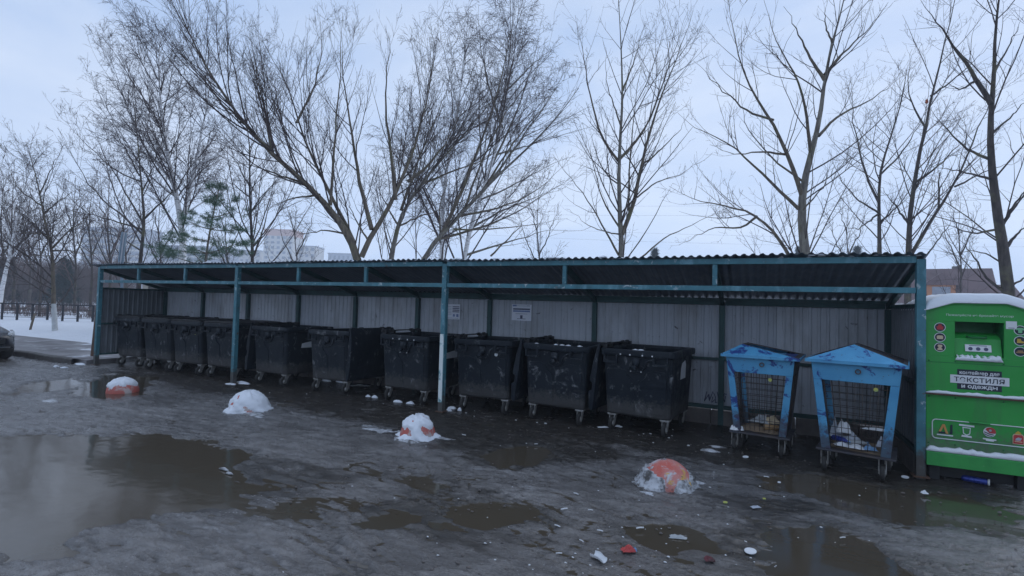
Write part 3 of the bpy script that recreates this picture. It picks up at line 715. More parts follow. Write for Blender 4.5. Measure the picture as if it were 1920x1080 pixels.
# ------------------------------------------------------------------ blue cage bins
def cage(label, x, y, yw, apex, open_side, kw=1.0, hh=.30):
    t = thing('cage_bin', label, 'waste bin', (x, y, 0), rad(yw), 'blue wire cage waste bins')
    BL = M['blue'] if x < .5 else M['blue_b']
    zt, zb = (1.235 if x < .5 else 1.265), .255; wt, wb = .87*kw, .66*kw; dt, db = .78, .62
    def F(u, v, side):    # point on tapered face; u -1..1, v 0..1
        w = (wb+(wt-wb)*v)/2; d = (db+(dt-db)*v)/2; z = zb+(zt-zb)*v
        return Vector({'f': (u*w,-d,z), 'b': (u*w,d,z), 'l': (-w,u*d,z), 'r': (w,u*d,z)}[side])
    nrm = {'f': Vector((0,-1,0)), 'b': Vector((0,1,0)), 'l': Vector((-1,0,0)), 'r': Vector((1,0,0))}
    def plate(mb, side, q, th=.02):
        pts = [F(u, v, side) for u, v in q]; n = nrm[side]; k = len(pts)
        vs = [p+n*.003 for p in pts]+[p-n*th for p in pts]
        a = (pts[1]-pts[0]).cross(pts[2]-pts[0]).dot(n)
        fs = [tuple(range(k)), tuple(range(2*k-1, k-1, -1))]+[(i, i+k, (i+1) % k+k, (i+1) % k) for i in range(k)]
        if a < 0: fs = [tuple(reversed(f)) for f in fs]
        mb.add(vs, fs)
    for sd in 'fblr':
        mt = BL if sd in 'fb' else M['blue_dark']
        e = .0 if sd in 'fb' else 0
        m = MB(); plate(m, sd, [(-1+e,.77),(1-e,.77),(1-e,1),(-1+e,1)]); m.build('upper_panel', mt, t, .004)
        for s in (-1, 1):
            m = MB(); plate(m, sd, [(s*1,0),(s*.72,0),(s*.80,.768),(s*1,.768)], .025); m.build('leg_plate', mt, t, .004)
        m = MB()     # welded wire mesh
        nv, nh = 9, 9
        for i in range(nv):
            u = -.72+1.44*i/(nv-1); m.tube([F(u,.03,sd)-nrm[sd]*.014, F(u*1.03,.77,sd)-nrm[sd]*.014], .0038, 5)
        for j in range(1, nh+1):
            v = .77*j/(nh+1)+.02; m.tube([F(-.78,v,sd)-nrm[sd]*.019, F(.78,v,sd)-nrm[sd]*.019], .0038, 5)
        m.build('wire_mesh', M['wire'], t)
    m = MB(); m.lathe([(.028,0),(.028,-.03),(.02,-.03),(.02,-.004)], 16, (.03,-dt/2+.012,zt-.11), 'y'); m.build('lifting_socket', M['rust'], t)
    m = MB(); m.bar((.05,-dt/2+.03,zt-.21), (.36*kw,-dt/2+.03,zt-.21), .02, .012); m.build('drip_edge', BL, t)
    m = MB(); m.box((0,0,.245), (wb+.10, db+.10, .02)); m.build('floor_plate', M['blue_dark'], t, .004)
    # hood: hipped steel top with a flap opening on each slope
    hw, hd = wt/2+.045, dt/2+.045; ze = zt+.0; za = zt+hh
    ax = -hw+2*hw*apex; A = Vector((ax,-.22,za)); B = Vector((ax,.22,za))
    c = [Vector((-hw,-hd,ze)), Vector((hw,-hd,ze)), Vector((hw,hd,ze)), Vector((-hw,hd,ze))]
    def slab(mb, pts, th=.012):
        k = len(pts); n = (pts[1]-pts[0]).cross(pts[2]-pts[0]).normalized()
        vs = [p for p in pts]+[p-n*th for p in pts]
        mb.add(vs, [tuple(range(k)), tuple(range(2*k-1, k-1, -1))]+[(i, i+k, (i+1) % k+k, (i+1) % k) for i in range(k)])
    m = MB(); slab(m, [c[0], c[1], A]); m.build('hood_front', BL, t, .003)
    m = MB(); slab(m, [c[2], c[3], B]); m.build('hood_back', BL, t, .003)
    for q, sd in (((c[1], c[2], B, A), 'r'), ((c[3], c[0], A, B), 'l')):
        p0, p1, p2, p3 = q; cen = (p0+p1+p2+p3)/4; inn = [p+(cen-p)*.16 for p in q]
        m = MB()
        for i in range(4): slab(m, [q[i], q[(i+1) % 4], inn[(i+1) % 4], inn[i]])
        m.build('hood_frame', M['blue_dark'], t)
        if sd not in open_side:
            m = MB(); n = (p1-p0).cross(p2-p0).normalized(); slab(m, [p-n*.016 for p in inn], .008); m.build('hood_flap', M['blue_dark'], t)
    m = MB()
    for i in range(4): a, b = c[i], c[(i+1) % 4]; m.bar(a+Vector((0,0,-.018)), b+Vector((0,0,-.018)), .02, .034)
    m.build('hood_rim', BL, t)
    for s in (-1, 1):
        for e in (-1, 1):
            x_, y_ = s*.27, e*.24
            w = MB(); w.lathe([(.03,-.022),(.075,-.022),(.085,-.012),(.085,.012),(.075,.022),(.03,.022)], 20, (x_+.02*e, y_-.04, .085), 'x'); wo = w.build('wheel', M['rubber'], t)
            hb = MB(); hb.lathe([(.02,-.028),(.045,-.024),(.045,.024),(.02,.028)], 14, (x_+.02*e, y_-.04, .085), 'x'); hb.build('hub', M['zinc'], wo)
            fk = MB()
            for dx in (-.033, .033):
                X = x_+.02*e+dx
                fk.add([(X-.004,y_-.065,.07),(X-.004,y_-.015,.07),(X-.004,y_+.05,.225),(X-.004,y_-.06,.225),(X+.004,y_-.065,.07),(X+.004,y_-.015,.07),(X+.004,y_+.05,.225),(X+.004,y_-.06,.225)],
                       [(0,1,2,3),(7,6,5,4),(0,4,5,1),(1,5,6,2),(2,6,7,3),(3,7,4,0)])
            fk.box((x_+.02*e, y_, .229), (.12,.13,.012)); fk.build('fork', M['zinc'] if e < 0 and s < 0 or x > .5 and False else M['zinc'], wo)
    sticker(t, 'round_sticker', .12 if x < .5 else .19, zt-.29, .022, M['capy'], -dt/2+.03)
    return t
CG1 = cage('peeling blue wire cage bin with open dark hood, beside the last black bin', .06, 7.57, -8, .24, 'lr', .90, .125)
CG2 = cage('blue wire cage bin with peaked hood nearest the green clothes container, heaped with paper scraps', 1.035, 7.19, -12, .48, '', .97, .18)

# ------------------------------------------------------------------ crumpled rubbish helpers
def crumple(name, w, d, h, mat, label=None, cat=None, loc=(0,0,0), rz=0, seed=1, group=None, parent=None, n=7):
    rg = np.random.default_rng(seed); vs = []; fs = []
    for j in range(n):
        for i in range(n):
            u, v = i/(n-1)*2-1, j/(n-1)*2-1; e = max(0, 1-max(abs(u), abs(v))**2)
            r = .85+.3*rg.random()
            vs.append((u*w/2*r, v*d/2*r, .004+h*e*(.3+.8*rg.random())))
    for j in range(n-1):
        for i in range(n-1): a = j*n+i; fs.append((a, a+1, a+n+1, a+n))
    m = MB(); m.add(vs, fs, False); b = [((i/(n-1)*2-1)*w*.4, (j/(n-1)*2-1)*d*.4, .001) for j in (0, n-1) for i in (0, n-1)]
    m.add(b, [(0,2,3,1)])
    o = m.build(name, mat, parent); o.location = loc; o.rotation_euler[2] = rz
    if label: tag(o, label, cat, group)
    return o
def in_thing(t, p): return Matrix.Translation(t.location) @ Matrix.Rotation(t.rotation_euler[2], 4, 'Z') @ Vector(p)
CAGE_TRASH = [
 (CG1, (-.27,-.27,.26), 'paper_scrap', .16,.12,.12, 'white', 'white paper scrap with dark marks at the corner of the peeling blue cage', 'paper'),
 (CG1, (-.02,-.05,.36), 'plastic_bag', .24,.2,.10, 'plast', 'pale grey plastic bag inside the peeling blue cage', 'bag'),
 (CG1, (.10,-.02,.36), 'food_wrapper', .20,.16,.10, 'p_tan', 'tan food wrapper beside the grey bag in the peeling blue cage', 'wrapper'),
 (CG1, (.02,-.02,.258), 'cardboard_sheet', .5,.45,.10, 'card', 'wet brown cardboard under the bag in the peeling blue cage', 'cardboard'),
 (CG2, (0,-.02,.258), 'cardboard_sheet', .5,.46,.07, 'card', 'sodden cardboard covering the floor of the peaked blue cage', 'cardboard'),
 (CG2, (-.06,-.22,.29), 'paper_scrap', .3,.12,.06, 'white', 'long flat white paper at the front of the peaked blue cage', 'paper'),
 (CG2, (.18,.02,.47), 'paper_sheet', .30,.05,.03, 'white', 'white strip of paper lying high in the peaked blue cage', 'paper'),
 (CG2, (-.20,0,.34), 'plastic_bag', .13,.10,.26, 'p_grey', 'limp grey plastic bag hanging up the inside of the peaked blue cage', 'bag'),
 (CG2, (.24,-.06,.31), 'plastic_bag', .10,.14,.12, 'p_grey', 'torn clear bag against the mesh in the peaked blue cage', 'bag'),
 (CG2, (.13,-.21,.29), 'food_wrapper', .13,.09,.06, 'bag_blue', 'small blue wrapper at the front of the peaked blue cage', 'wrapper'),
 (CG2, (-.04,-.06,.32), 'paper_scrap', .2,.16,.12, 'p_grey', 'crumpled grey paper in the middle of the peaked blue cage', 'paper'),
 (CG2, (-.12,-.10,.42), 'paper_scrap', .14,.10,.16, 'white', 'upright crumpled white paper beside the limp bag in the peaked cage', 'paper'),
]
for i, (t, p, n, w, d, h, mt, lab, cat) in enumerate(CAGE_TRASH):
    crumple(n, w, d, h, M[mt], lab, cat, in_thing(t, p), random.uniform(-.4,.4), 20+i)

def bottle(t, p, rz, mat, lab):
    q = in_thing(t, p); o = thing('drink_bottle', lab, 'bottle', tuple(q), rz)
    m = MB(); m.lathe([(0,-.11),(.03,-.11),(.034,-.10),(.034,.04),(.013,.085),(.013,.10),(0,.10)], 14, (0,0,0), 'x'); m.build('bottle_body', mat, o)
    m = MB(); m.lathe([(0,.10),(.015,.10),(.015,.118),(0,.118)], 12, (0,0,0), 'x'); m.build('cap', M['bag_blue'], o)
bottle(CG2, (.02,-.16,.335), .5, M['plast'], 'clear bottle lying on the cardboard of the peaked blue cage')
bottle(CG2, (-.14,-.19,.35), -.9, M['can_blue'], 'dark blue bottle near the left leg inside the peaked blue cage')
bottle(CG1, (.14,-.17,.33), .2, M['p_brown'], 'brown bottle at the front of the peeling blue cage')
# ------------------------------------------------------------------ green clothes container
def text_mesh(s, size, ext=.0008, align='CENTER', bold=0):
    cu = bpy.data.curves.new('t', 'FONT'); cu.body = s; cu.size = size; cu.extrude = ext; cu.align_x = align; cu.align_y = 'CENTER'; cu.offset = bold
    o = bpy.data.objects.new('t', cu); COL.objects.link(o); dg = bpy.context.evaluated_depsgraph_get(); dg.update()
    me = bpy.data.meshes.new_from_object(o.evaluated_get(dg)); bpy.data.objects.remove(o); return me
def put_text(s, size, mat, parent, x, y, z, width=None, name='lettering', bold=0):
    me = text_mesh(s, size, bold=bold); me.materials.clear(); me.materials.append(mat)
    o = bpy.data.objects.new(name, me); COL.objects.link(o); o.parent = parent; o.location = (x, y, z); o.rotation_euler = (rad(90),0,0)
    if width and len(me.vertices):
        xs = [v.co.x for v in me.vertices]; k = width/(max(xs)-min(xs)); o.scale = (k,1,1)
    return o
def clothes_bin():
    W, D = .92, 1.0; x0 = K*1.5; yf = 7.20
    t = thing('clothes_container', 'green metal textile and clothes donation container under a snow cap', 'clothes bank', (x0+W/2+.02, yf+D/2, 0))
    h = W/2; fy = -D/2
    # shell: front with the hatch opening left free
    zt, ze, zb = 1.92, 1.835, .165
    m = MB()
    ox0, ox1, oz0, oz1 = -.205, .205, 1.355, 1.735
    th = .02
    def P(poly): m.prism(poly, fy, fy+th, 'y')
    P([(-h,.95),(h,.95),(h,oz0),(-h,oz0)])
    P([(-h,oz0),(ox0,oz0),(ox0,oz1),(-h,oz1)]); P([(ox1,oz0),(h,oz0),(h,oz1),(ox1,oz1)])
    P([(-h,oz1),(h,oz1),(h,ze),(.225,zt),(-.225,zt),(-h,ze)])
    m.box((-h+.01, .01, (.95+ze)/2), (.02, D-.02, ze-.95)); m.box((h-.01, .01, (.95+ze)/2), (.02, D-.02, ze-.95)); m.box((0, D/2-.01, (.95+ze)/2), (W-.04,.02,ze-.95))
    m.build('upper_body', M['green'], t, .003)
    m = MB(); rp = [(-h-.01,ze-.004),(-.225,zt),(.225,zt),(h+.01,ze-.004),(h+.01,ze+.012),(.225,zt+.016),(-.225,zt+.016),(-h-.01,ze+.012)]
    m.prism(rp, fy-.012, D/2+.012, 'y'); m.build('roof', M['green'], t, .003)
    m = MB(); m.box((0, .002, .635), (W-.01, D-.004, .62)); m.build('lower_door', M['green'], t, .004)
    m = MB(); m.prism([(fy+.01,.335),(fy-.05,.31),(fy-.05,.165),(fy+.01,.165)], -h, h, 'x'); m.box((0,.02,.25), (W-.02,D-.04,.15)); m.build('base_skirt', M['green_low'], t, .004)
    m = MB(); m.box((0, fy-.014, .938), (W+.01,.04,.018)); m.build('door_ledge', M['rust'], t, .003)
    for s in (-1, 1):
        for e in (-1, 1):
            m = MB(); m.box((s*(h-.09), e*(D/2-.09), .085), (.1,.1,.17)); m.build('foot', M['bin_dark'], t, .003)  # shade under the body is put into the feet's dark colour
    m = MB(); m.box((0, fy-.0008, 1.285), (W-.01,.0016,.006)); m.build('seam', M['green_in'], t)
    for zz in (1.30, .905, .40):
        for xx in (-.43,-.2,.2,.43):
            q = MB(); q.lathe([(.009,0),(.007,-.004),(0,-.005)], 8, (xx, fy, zz), 'y'); q.build('rivet', M['green_in'], t)
    m = MB(); m.box((0, .03, .095), (W-.14, D-.16, .14)); m.build('shade_block', M['bin_dark'], t)  # dark block added so the gap under the body reads as deep shade
    # recess and hatch drum
    m = MB()
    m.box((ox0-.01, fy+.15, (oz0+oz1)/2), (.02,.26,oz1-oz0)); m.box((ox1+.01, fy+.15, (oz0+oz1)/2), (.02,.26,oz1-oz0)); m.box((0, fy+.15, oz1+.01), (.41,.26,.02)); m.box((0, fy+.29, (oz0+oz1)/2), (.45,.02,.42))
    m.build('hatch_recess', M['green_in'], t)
    m = MB(); pr = [(fy+.02,oz0),(fy+.06,oz0+.20),(fy+.12,oz0+.24),(fy+.20,oz0+.26),(fy+.27,oz0+.26),(fy+.27,oz0)]
    m.prism(pr, ox0+.006, ox1-.006, 'x'); ha = m.build('hatch', M['green'], t, .004)
    m = MB(); m.tube([(-.08,fy+.075,oz0+.222),(-.07,fy+.03,oz0+.215),(.07,fy+.03,oz0+.215),(.08,fy+.075,oz0+.222)], .011, 8); m.build('handle', M['green_in'], ha)
    m = MB(); m.box((0, fy+.008, oz0-.002), (.40,.05,.018)); m.build('hatch_lip', M['green_low'], t, .003)
    q = bpy.data.objects.new('hatch_plate', None); 
    m = MB(); m.box((0,0,0), (.22,.004,.075)); pl = m.build('hatch_plate', M['white'], t); pl.location = (0, fy+.030, oz0+.10); pl.rotation_euler = (rad(-11),0,0)
    for dx in (-.065, 0, .065):
        m = MB(); m.lathe([(.019,-.0022),(.019,-.0036)], 18, (dx,0,-.008), 'y'); m.lathe([(.008,-.0036),(.008,-.0042)], 10, (dx,0,-.008), 'y'); m.build('pictogram', M['ink'], pl)
    m = MB(); m.box((0,-.003,.027), (.15,.002,.006)); m.build('text_line', M['ink'], pl)
    y1 = fy-.0006
    # lettering
    put_text('Пожалуйста не бросайте мусор', .03, M['white'], t, 0, y1, 1.806, .56)
    m = MB(); m.box((0,fy-.0012,1.115), (.37,.0024,.215)); m.build('sign_plate', M['navy'], t)
    m = MB(); m.box((0,fy-.0018,1.115), (.49,.0036,.088)); m.build('sign_plate', M['white'], t)
    put_text('контейнер для', .05, M['white'], t, 0, fy-.0032, 1.187, .33, bold=.0012)
    put_text('текстиля', .092, M['navy'], t, 0, fy-.0046, 1.117, .42)
    put_text('и одежды', .056, M['white'], t, 0, fy-.0032, 1.043, .30, bold=.0014)
    # pictogram discs
    def disc(x, z, mt, poly, k=1.0):
        m = MB(); m.lathe([(.050*k,0),(.050*k,-.002)], 28, (x,fy,z), 'y'); d = m.build('pictogram_disc', M['white'], t)
        m = MB(); m.lathe([(.044*k,-.002),(.044*k,-.0032)], 28, (x,fy,z), 'y'); m.build('disc_face', M['navy'], d)
        m = MB(); m.prism([(x+a*.044, z+b*.044) for a, b in poly], fy-.0045, fy-.003, 'y'); m.build('symbol', mt, d)
    bag = [(-.6,-.6),(.6,-.6),(.7,.2),(.35,.25),(.3,.7),(-.3,.7),(-.35,.25),(-.7,.2)]
    box = [(-.6,-.45),(.6,-.45),(.65,.2),(.45,.45),(-.45,.45),(-.65,.2)]
    toy = [(-.45,-.7),(.45,-.7),(.55,-.4),(.25,-.1),(.5,.3),(.35,.65),(-.35,.65),(-.5,.3),(-.25,-.1),(-.55,-.4)]
    shirt = [(-.35,-.65),(.35,-.65),(.38,.1),(.75,0),(.85,.35),(.35,.6),(-.35,.6),(-.85,.35),(-.75,0),(-.38,.1)]
    boot = [(-.6,-.5),(.7,-.5),(.7,-.2),(.2,.05),(.05,.5),(-.55,.5)]
    hat = [(-.75,-.35),(.75,-.35),(.75,-.1),(.5,.0),(.45,.3),(-.45,.3),(-.5,0),(-.75,-.1)]
    for z, mt, p in ((1.668,M['p_red'],bag),(1.558,M['p_tan'],box),(1.448,M['p_tan'],toy)): disc(-.335, z, mt, p)
    for z, mt, p in ((1.664,M['p_lgreen'],shirt),(1.554,M['p_yel'],boot),(1.442,M['p_brown'],hat)): disc(.332, z, mt, p)
    m = MB(); m.box((.262,fy-.0035,1.715), (.088,.002,.082)); m.build('sticker', M['white'], t)
    m = MB(); m.box((.262,fy-.005,1.685), (.05,.001,.006)); m.build('text_line', M['ink'], t)
    # emblem panel on the door
    yd = -D/2+.0; fyd = fy-.0
    fr = MB(); r_ = .035; fx, z0, z1 = .40, .455, .66
    pts = []
    for cx, cz, a0 in ((fx-r_, z1-r_, 0), (-fx+r_, z1-r_, 90), (-fx+r_, z0+r_, 180), (fx-r_, z0+r_, 270)):
        for k in range(6): a = rad(a0+18*k); pts.append((cx+r_*math.cos(a), cz+r_*math.sin(a)))
    n = len(pts); w = .009; c0 = (0, (z0+z1)/2)
    inn = [(x-math.copysign(w, x) if abs(x) > fx-r_-.001 else x, z-math.copysign(w, z-c0[1])) for x, z in pts]
    # frame ring as tube for even width
    fr.tube([(x, fyd-.001, z) for x, z in pts+pts[:1]], .0055, 6); fr.build('emblem_frame', M['white'], t)
    def flat(name, parts):
        e = None
        for poly, mt, dy in parts:
            m = MB(); m.prism(poly, fyd-.001-dy-.002, fyd-.001-dy, 'y'); o = m.build(name if e is None else 'emblem_piece', mt, e or t); e = e or o
    def circ(cx, cz, r, n=24, a0=0, a1=360): return [(cx+r*math.cos(rad(a0+(a1-a0)*i/n)), cz+r*math.sin(rad(a0+(a1-a0)*i/n))) for i in range(n if a1-a0 == 360 else n+1)]
    zc = .565
    flat('emblem', [([(-.36,zc-.075),(-.22,zc-.075),(-.22,zc-.062),(-.36,zc-.062)], M['white'], 0),
        ([(-.345,zc-.052),(-.285,zc-.052),(-.285,zc-.034),(-.345,zc-.034)], M['navy'], 0),
        ([(-.345,zc-.034),(-.312,zc+.048),(-.292,zc+.048),(-.325,zc-.034)], M['p_org'], .002),
        ([(-.312,zc+.048),(-.292,zc+.048),(-.262,zc-.05),(-.282,zc-.05)], M['p_org'], .003),
        ([(-.25,zc-.05),(-.225,zc-.05),(-.225,zc+.05),(-.243,zc+.05),(-.243,zc-.035),(-.25,zc-.035)], M['navy'], .001)])
    flat('emblem', [([(-.17,zc+.05),(-.04,zc+.045),(-.04,zc+.063),(-.17,zc+.068)], M['white'], 0),
        ([(-.14,zc+.04),(-.07,zc+.037),(-.075,zc-.03),(-.105,zc-.05),(-.135,zc-.03)], M['white'], 0),
        ([(-.132,zc+.03),(-.078,zc+.028),(-.083,zc-.024),(-.105,zc-.038),(-.127,zc-.024)], M['green'], .002),
        ([(-.145,zc-.045),(-.065,zc-.05),(-.06,zc-.07),(-.15,zc-.065)], M['white'], 0)])
    flat('emblem', [(circ(.085,zc+.012,.052), M['white'], 0), (circ(.09,zc+.016,.046,18,-20,150)+[(.085,zc+.0)], M['p_red'], .002),
        ([(.04,zc+.016),(.085,zc-.004),(.12,zc-.01),(.118,zc-.018),(.08,zc-.012),(.04,zc+.006)], M['navy'], .004),
        ([(.038,zc-.004),(.08,zc-.024),(.108,zc-.026),(.104,zc-.033),(.075,zc-.031),(.042,zc-.014)], M['navy'], .004),
        (circ(.09,zc+.03,.012,10), M['p_grey'], .004),
        ([(.03,zc-.055),(.14,zc-.06),(.14,zc-.072),(.12,zc-.075),(.12,zc-.085),(.055,zc-.082),(.055,zc-.07),(.03,zc-.068)], M['white'], 0)])
    flat('emblem', [([(.27,zc-.085),(.36,zc-.085),(.36,zc+.0),(.35,zc+.02),(.28,zc+.02),(.27,zc+.0)], M['p_tan'], 0),
        ([(.276,zc-.078),(.354,zc-.078),(.354,zc-.004),(.345,zc+.013),(.285,zc+.013),(.276,zc-.004)], M['p_red'], .002),
        ([(.29,zc+.02),(.34,zc+.02),(.335,zc+.036),(.318,zc+.05),(.312,zc+.05),(.295,zc+.036)], M['p_yel'], .001),
        ([(.29,zc-.045),(.33,zc-.045),(.342,zc-.02),(.315,zc-.012),(.295,zc-.025)], M['p_grey'], .004),
        ([(.285,zc-.06),(.345,zc-.062),(.345,zc-.054),(.285,zc-.052)], M['p_tan'], .004)])
    m = MB(); m.tube([(-.08,fyd-.002,.662),(-.08,fyd-.03,.666),(.08,fyd-.03,.666),(.08,fyd-.002,.662)], .008, 8); m.build('door_handle', M['green_low'], t)
    # snow
    xs = np.linspace(-h-.02, h+.02, 30); ys = np.linspace(fy-.03, D/2+.03, 30); V = []
    def top(x): return ze+.014+(zt-ze)*min(1, max(0, (h-abs(x))/(h-.225)))
    X, Y = np.meshgrid(xs, ys)
    ed = np.minimum(np.minimum((h+.02-abs(X))/.16, 1), np.minimum((Y-fy+.03)/.10, (D/2+.03-Y)/.16)); ed = np.clip(ed, 0, 1)
    th_ = .012+.10*np.sqrt(ed*(2-ed))*(1+.10*fbm(X*4, Y*4, 3))
    T0 = np.vectorize(top)(X); Z = T0+th_; Z = np.minimum(Z, 2.045+.012*fbm(X*3, Y*3, 2))
    Vt = np.stack([X.ravel(), Y.ravel(), Z.ravel()], 1); Vb = np.stack([X.ravel(), Y.ravel(), (T0+.003).ravel()], 1)
    I = np.arange(900).reshape(30, 30); Qt = np.stack([I[:-1,:-1], I[:-1,1:], I[1:,1:], I[1:,:-1]], -1).reshape(-1, 4)
    ring = np.concatenate([I[0,:], I[1:,-1], I[-1,-2::-1], I[-2:0:-1,0]]); r2 = np.roll(ring, -1)
    Qs = np.stack([ring+900, r2+900, r2, ring], 1)
    fast_mesh('snow_cap', np.concatenate([Vt, Vb]), np.concatenate([Qt, Qt[:, ::-1]+900, Qs]), M['snow'], t)
    def strip(name, xa, xb, y, z, d, hh, seed):
        rg = np.random.default_rng(seed); n = 26; m = MB(); rings = []
        for i in range(n):
            x = xa+(xb-xa)*i/(n-1); e = min(1, min(i, n-1-i)/1.5+.25); k = hh*e*(.65+.6*rg.random()); dd = d*(.8+.25*rg.random())
            rings.append([(x,y-dd*.5,z),(x,y-dd*.42,z+k*.6),(x,y-dd*.1,z+k),(x,y+d*.5,z+k*1.05),(x,y+d*.5,z)])
        m.loft(rings, True, True); m.build(name, M['snow'], t)
    strip('ledge_snow', -h, h, fy-.018, .947, .03, .028, 1)
    strip('skirt_snow', -h, h, fy-.022, .318, .05, .05, 2)
    strip('hatch_snow', -.20, .19, fy-.004, oz0-.035, .05, .055, 3)
    return t
clothes_bin()

# ------------------------------------------------------------------ concrete half-spheres
def bollard(u, v, R, hh, label, mat, sn, cover, seed):
    p = gz(u, v); d = p[:2]/np.linalg.norm(p[:2]); p = p[:2]+d*R*.85
    t = thing('concrete_hemisphere', label, 'bollard', (p[0], p[1], -.005), 0, 'concrete half-sphere bollards in front of the shelter')
    m = MB(); n = 32; rings = [[(R*1.0*math.cos(2*PI*j/n), R*math.sin(2*PI*j/n), -.03) for j in range(n)]]
    for i in range(12):
        a = i/11*PI/2*.985; rings.append([(R*math.cos(a)*math.cos(2*PI*j/n), R*math.cos(a)*math.sin(2*PI*j/n), hh*math.sin(a)) for j in range(n)])
    m.loft(rings, True, True); m.build('dome', mat, t)
    # snow shell
    nt_, na = 60, 26; A, B = np.meshgrid(np.arange(nt_)/nt_*2*PI, np.linspace(-.12, PI/2*.99, na))
    # direction to camera in local frame
    cx, cy = np.cos(A), np.sin(A); toc = np.array([-p[0], -p[1]]); toc = toc/np.linalg.norm(toc); fac = cx*toc[0]+cy*toc[1]; sid = cx*(-toc[1])+cy*toc[0]
    nz = fbm(cx*2.2+seed*3+np.sin(B)*1.5, cy*2.2+seed*5+B*2.2, 4); nz2 = fbm(cx*6+seed, cy*6+B*6, 3)
    el = np.sin(np.clip(B, 0, 2))
    mask = cover(el, fac, sid)+.55*nz+.12*nz2
    nz3 = fbm(cx*13+seed, cy*13+B*11, 3); th = sst(-.05, .25, mask); rr = th*(.030+.018*nz2+.012*nz3)-.008
    rr = np.where(B < 0, rr+th*.03, rr)
    rr = rr+th*(.045+.03*nz3)*np.exp(-(el/.14)**2)
    hz = np.maximum(hh*np.sin(B)+np.sin(np.clip(B, 0, 2))*rr, -.03)
    Rr = R*np.cos(B)+np.cos(B)*rr
    V = np.stack([(Rr*cx).ravel(), (Rr*cy).ravel(), hz.ravel()], 1); I = np.arange(nt_*na).reshape(na, nt_); J = np.roll(I, -1, 1)
    Q = np.stack([I[:-1], J[:-1], J[1:], I[1:]], -1).reshape(-1, 4)
    fast_mesh('snow_crust', V, Q, sn, t)
    return t
bollard(230, 737, .25, .235, 'reddish half-sphere bollard with a clean snow cap, standing in a puddle', M['concrete_red'], M['snow'], lambda e, f, s: (e-.45)*1.6, 1)
bollard(466, 774, .285, .29, 'half-sphere bollard almost wholly white with snow, in front of the second teal post', M['concrete_red'], M['snow'], lambda e, f, s: .30-.22*sst(.35, .1, e)*sst(.0,.4,f), 2)
bollard(783, 825, .235, .275, 'half-sphere bollard streaked with snow and red paint, near the pale-painted post', M['concrete_red'], M['snow'], lambda e, f, s: .22-.5*np.exp(-((e-.35)/.25)**2)*np.clip(abs(s+.1)*1.5, 0, 1), 4)
bollard(1250, 920, .25, .25, 'largest-looking bollard, bare faded red and yellow top with dirty snow round its foot', M['concrete_redyel'], M['snow_dirty'], lambda e, f, s: .25-1.1*sst(.42, .62, e)-.55*sst(.3, .9, f)*sst(.35, .1, abs(s-.1))+.8*sst(-.35, -.75, s), 3)

# ------------------------------------------------------------------ trees
class Wood:
    def __init__(s): s.b = {}
    def add(s, P, R):     # P (M,k,3), R (M,k)
        s.b.setdefault(P.shape[1], []).append((P, R))
    def mesh(s, name, mat, parent, n=3, origin=None, rmin=None):
        VS = []; QS = []; base = 0
        for k, L in s.b.items():
            P = np.concatenate([a for a, _ in L]); R = np.concatenate([r for _, r in L]); m = len(P)
            if m == 0: continue
            T = np.gradient(P, axis=1); T /= np.linalg.norm(T, axis=2, keepdims=True)+1e-9
            ref = np.array([.31,.42,.85]); A = np.cross(T, ref); A /= np.linalg.norm(A, axis=2, keepdims=True)+1e-9; B = np.cross(T, A)
            an = np.arange(n)*2*PI/n
            V = P[:,:,None,:]+R[:,:,None,None]*(A[:,:,None,:]*np.cos(an)[None,None,:,None]+B[:,:,None,:]*np.sin(an)[None,None,:,None])
            I = base+np.arange(m*k*n).reshape(m, k, n); J = np.roll(I, -1, 2)
            Q = np.stack([I[:,:-1], J[:,:-1], J[:,1:], I[:,1:]], -1).reshape(-1, 4)
            VS.append(V.reshape(-1, 3)); QS.append(Q); base += m*k*n
        if not VS: return None
        V = np.concatenate(VS)-np.array(origin if origin is not None else (0,0,0))
        return fast_mesh(name, V, np.concatenate(QS), mat, parent)
def resample(pts, k):
    pts = np.array(pts, float); d = np.r_[0, np.cumsum(np.linalg.norm(np.diff(pts, axis=0), axis=1))]
    # Catmull-like smoothing by two-pass interpolation
    t = np.linspace(0, d[-1], k); P = np.stack([np.interp(t, d, pts[:, i]) for i in range(3)], 1)
    for _ in range(2): P[1:-1] = .25*P[:-2]+.5*P[1:-1]+.25*P[2:]
    return P
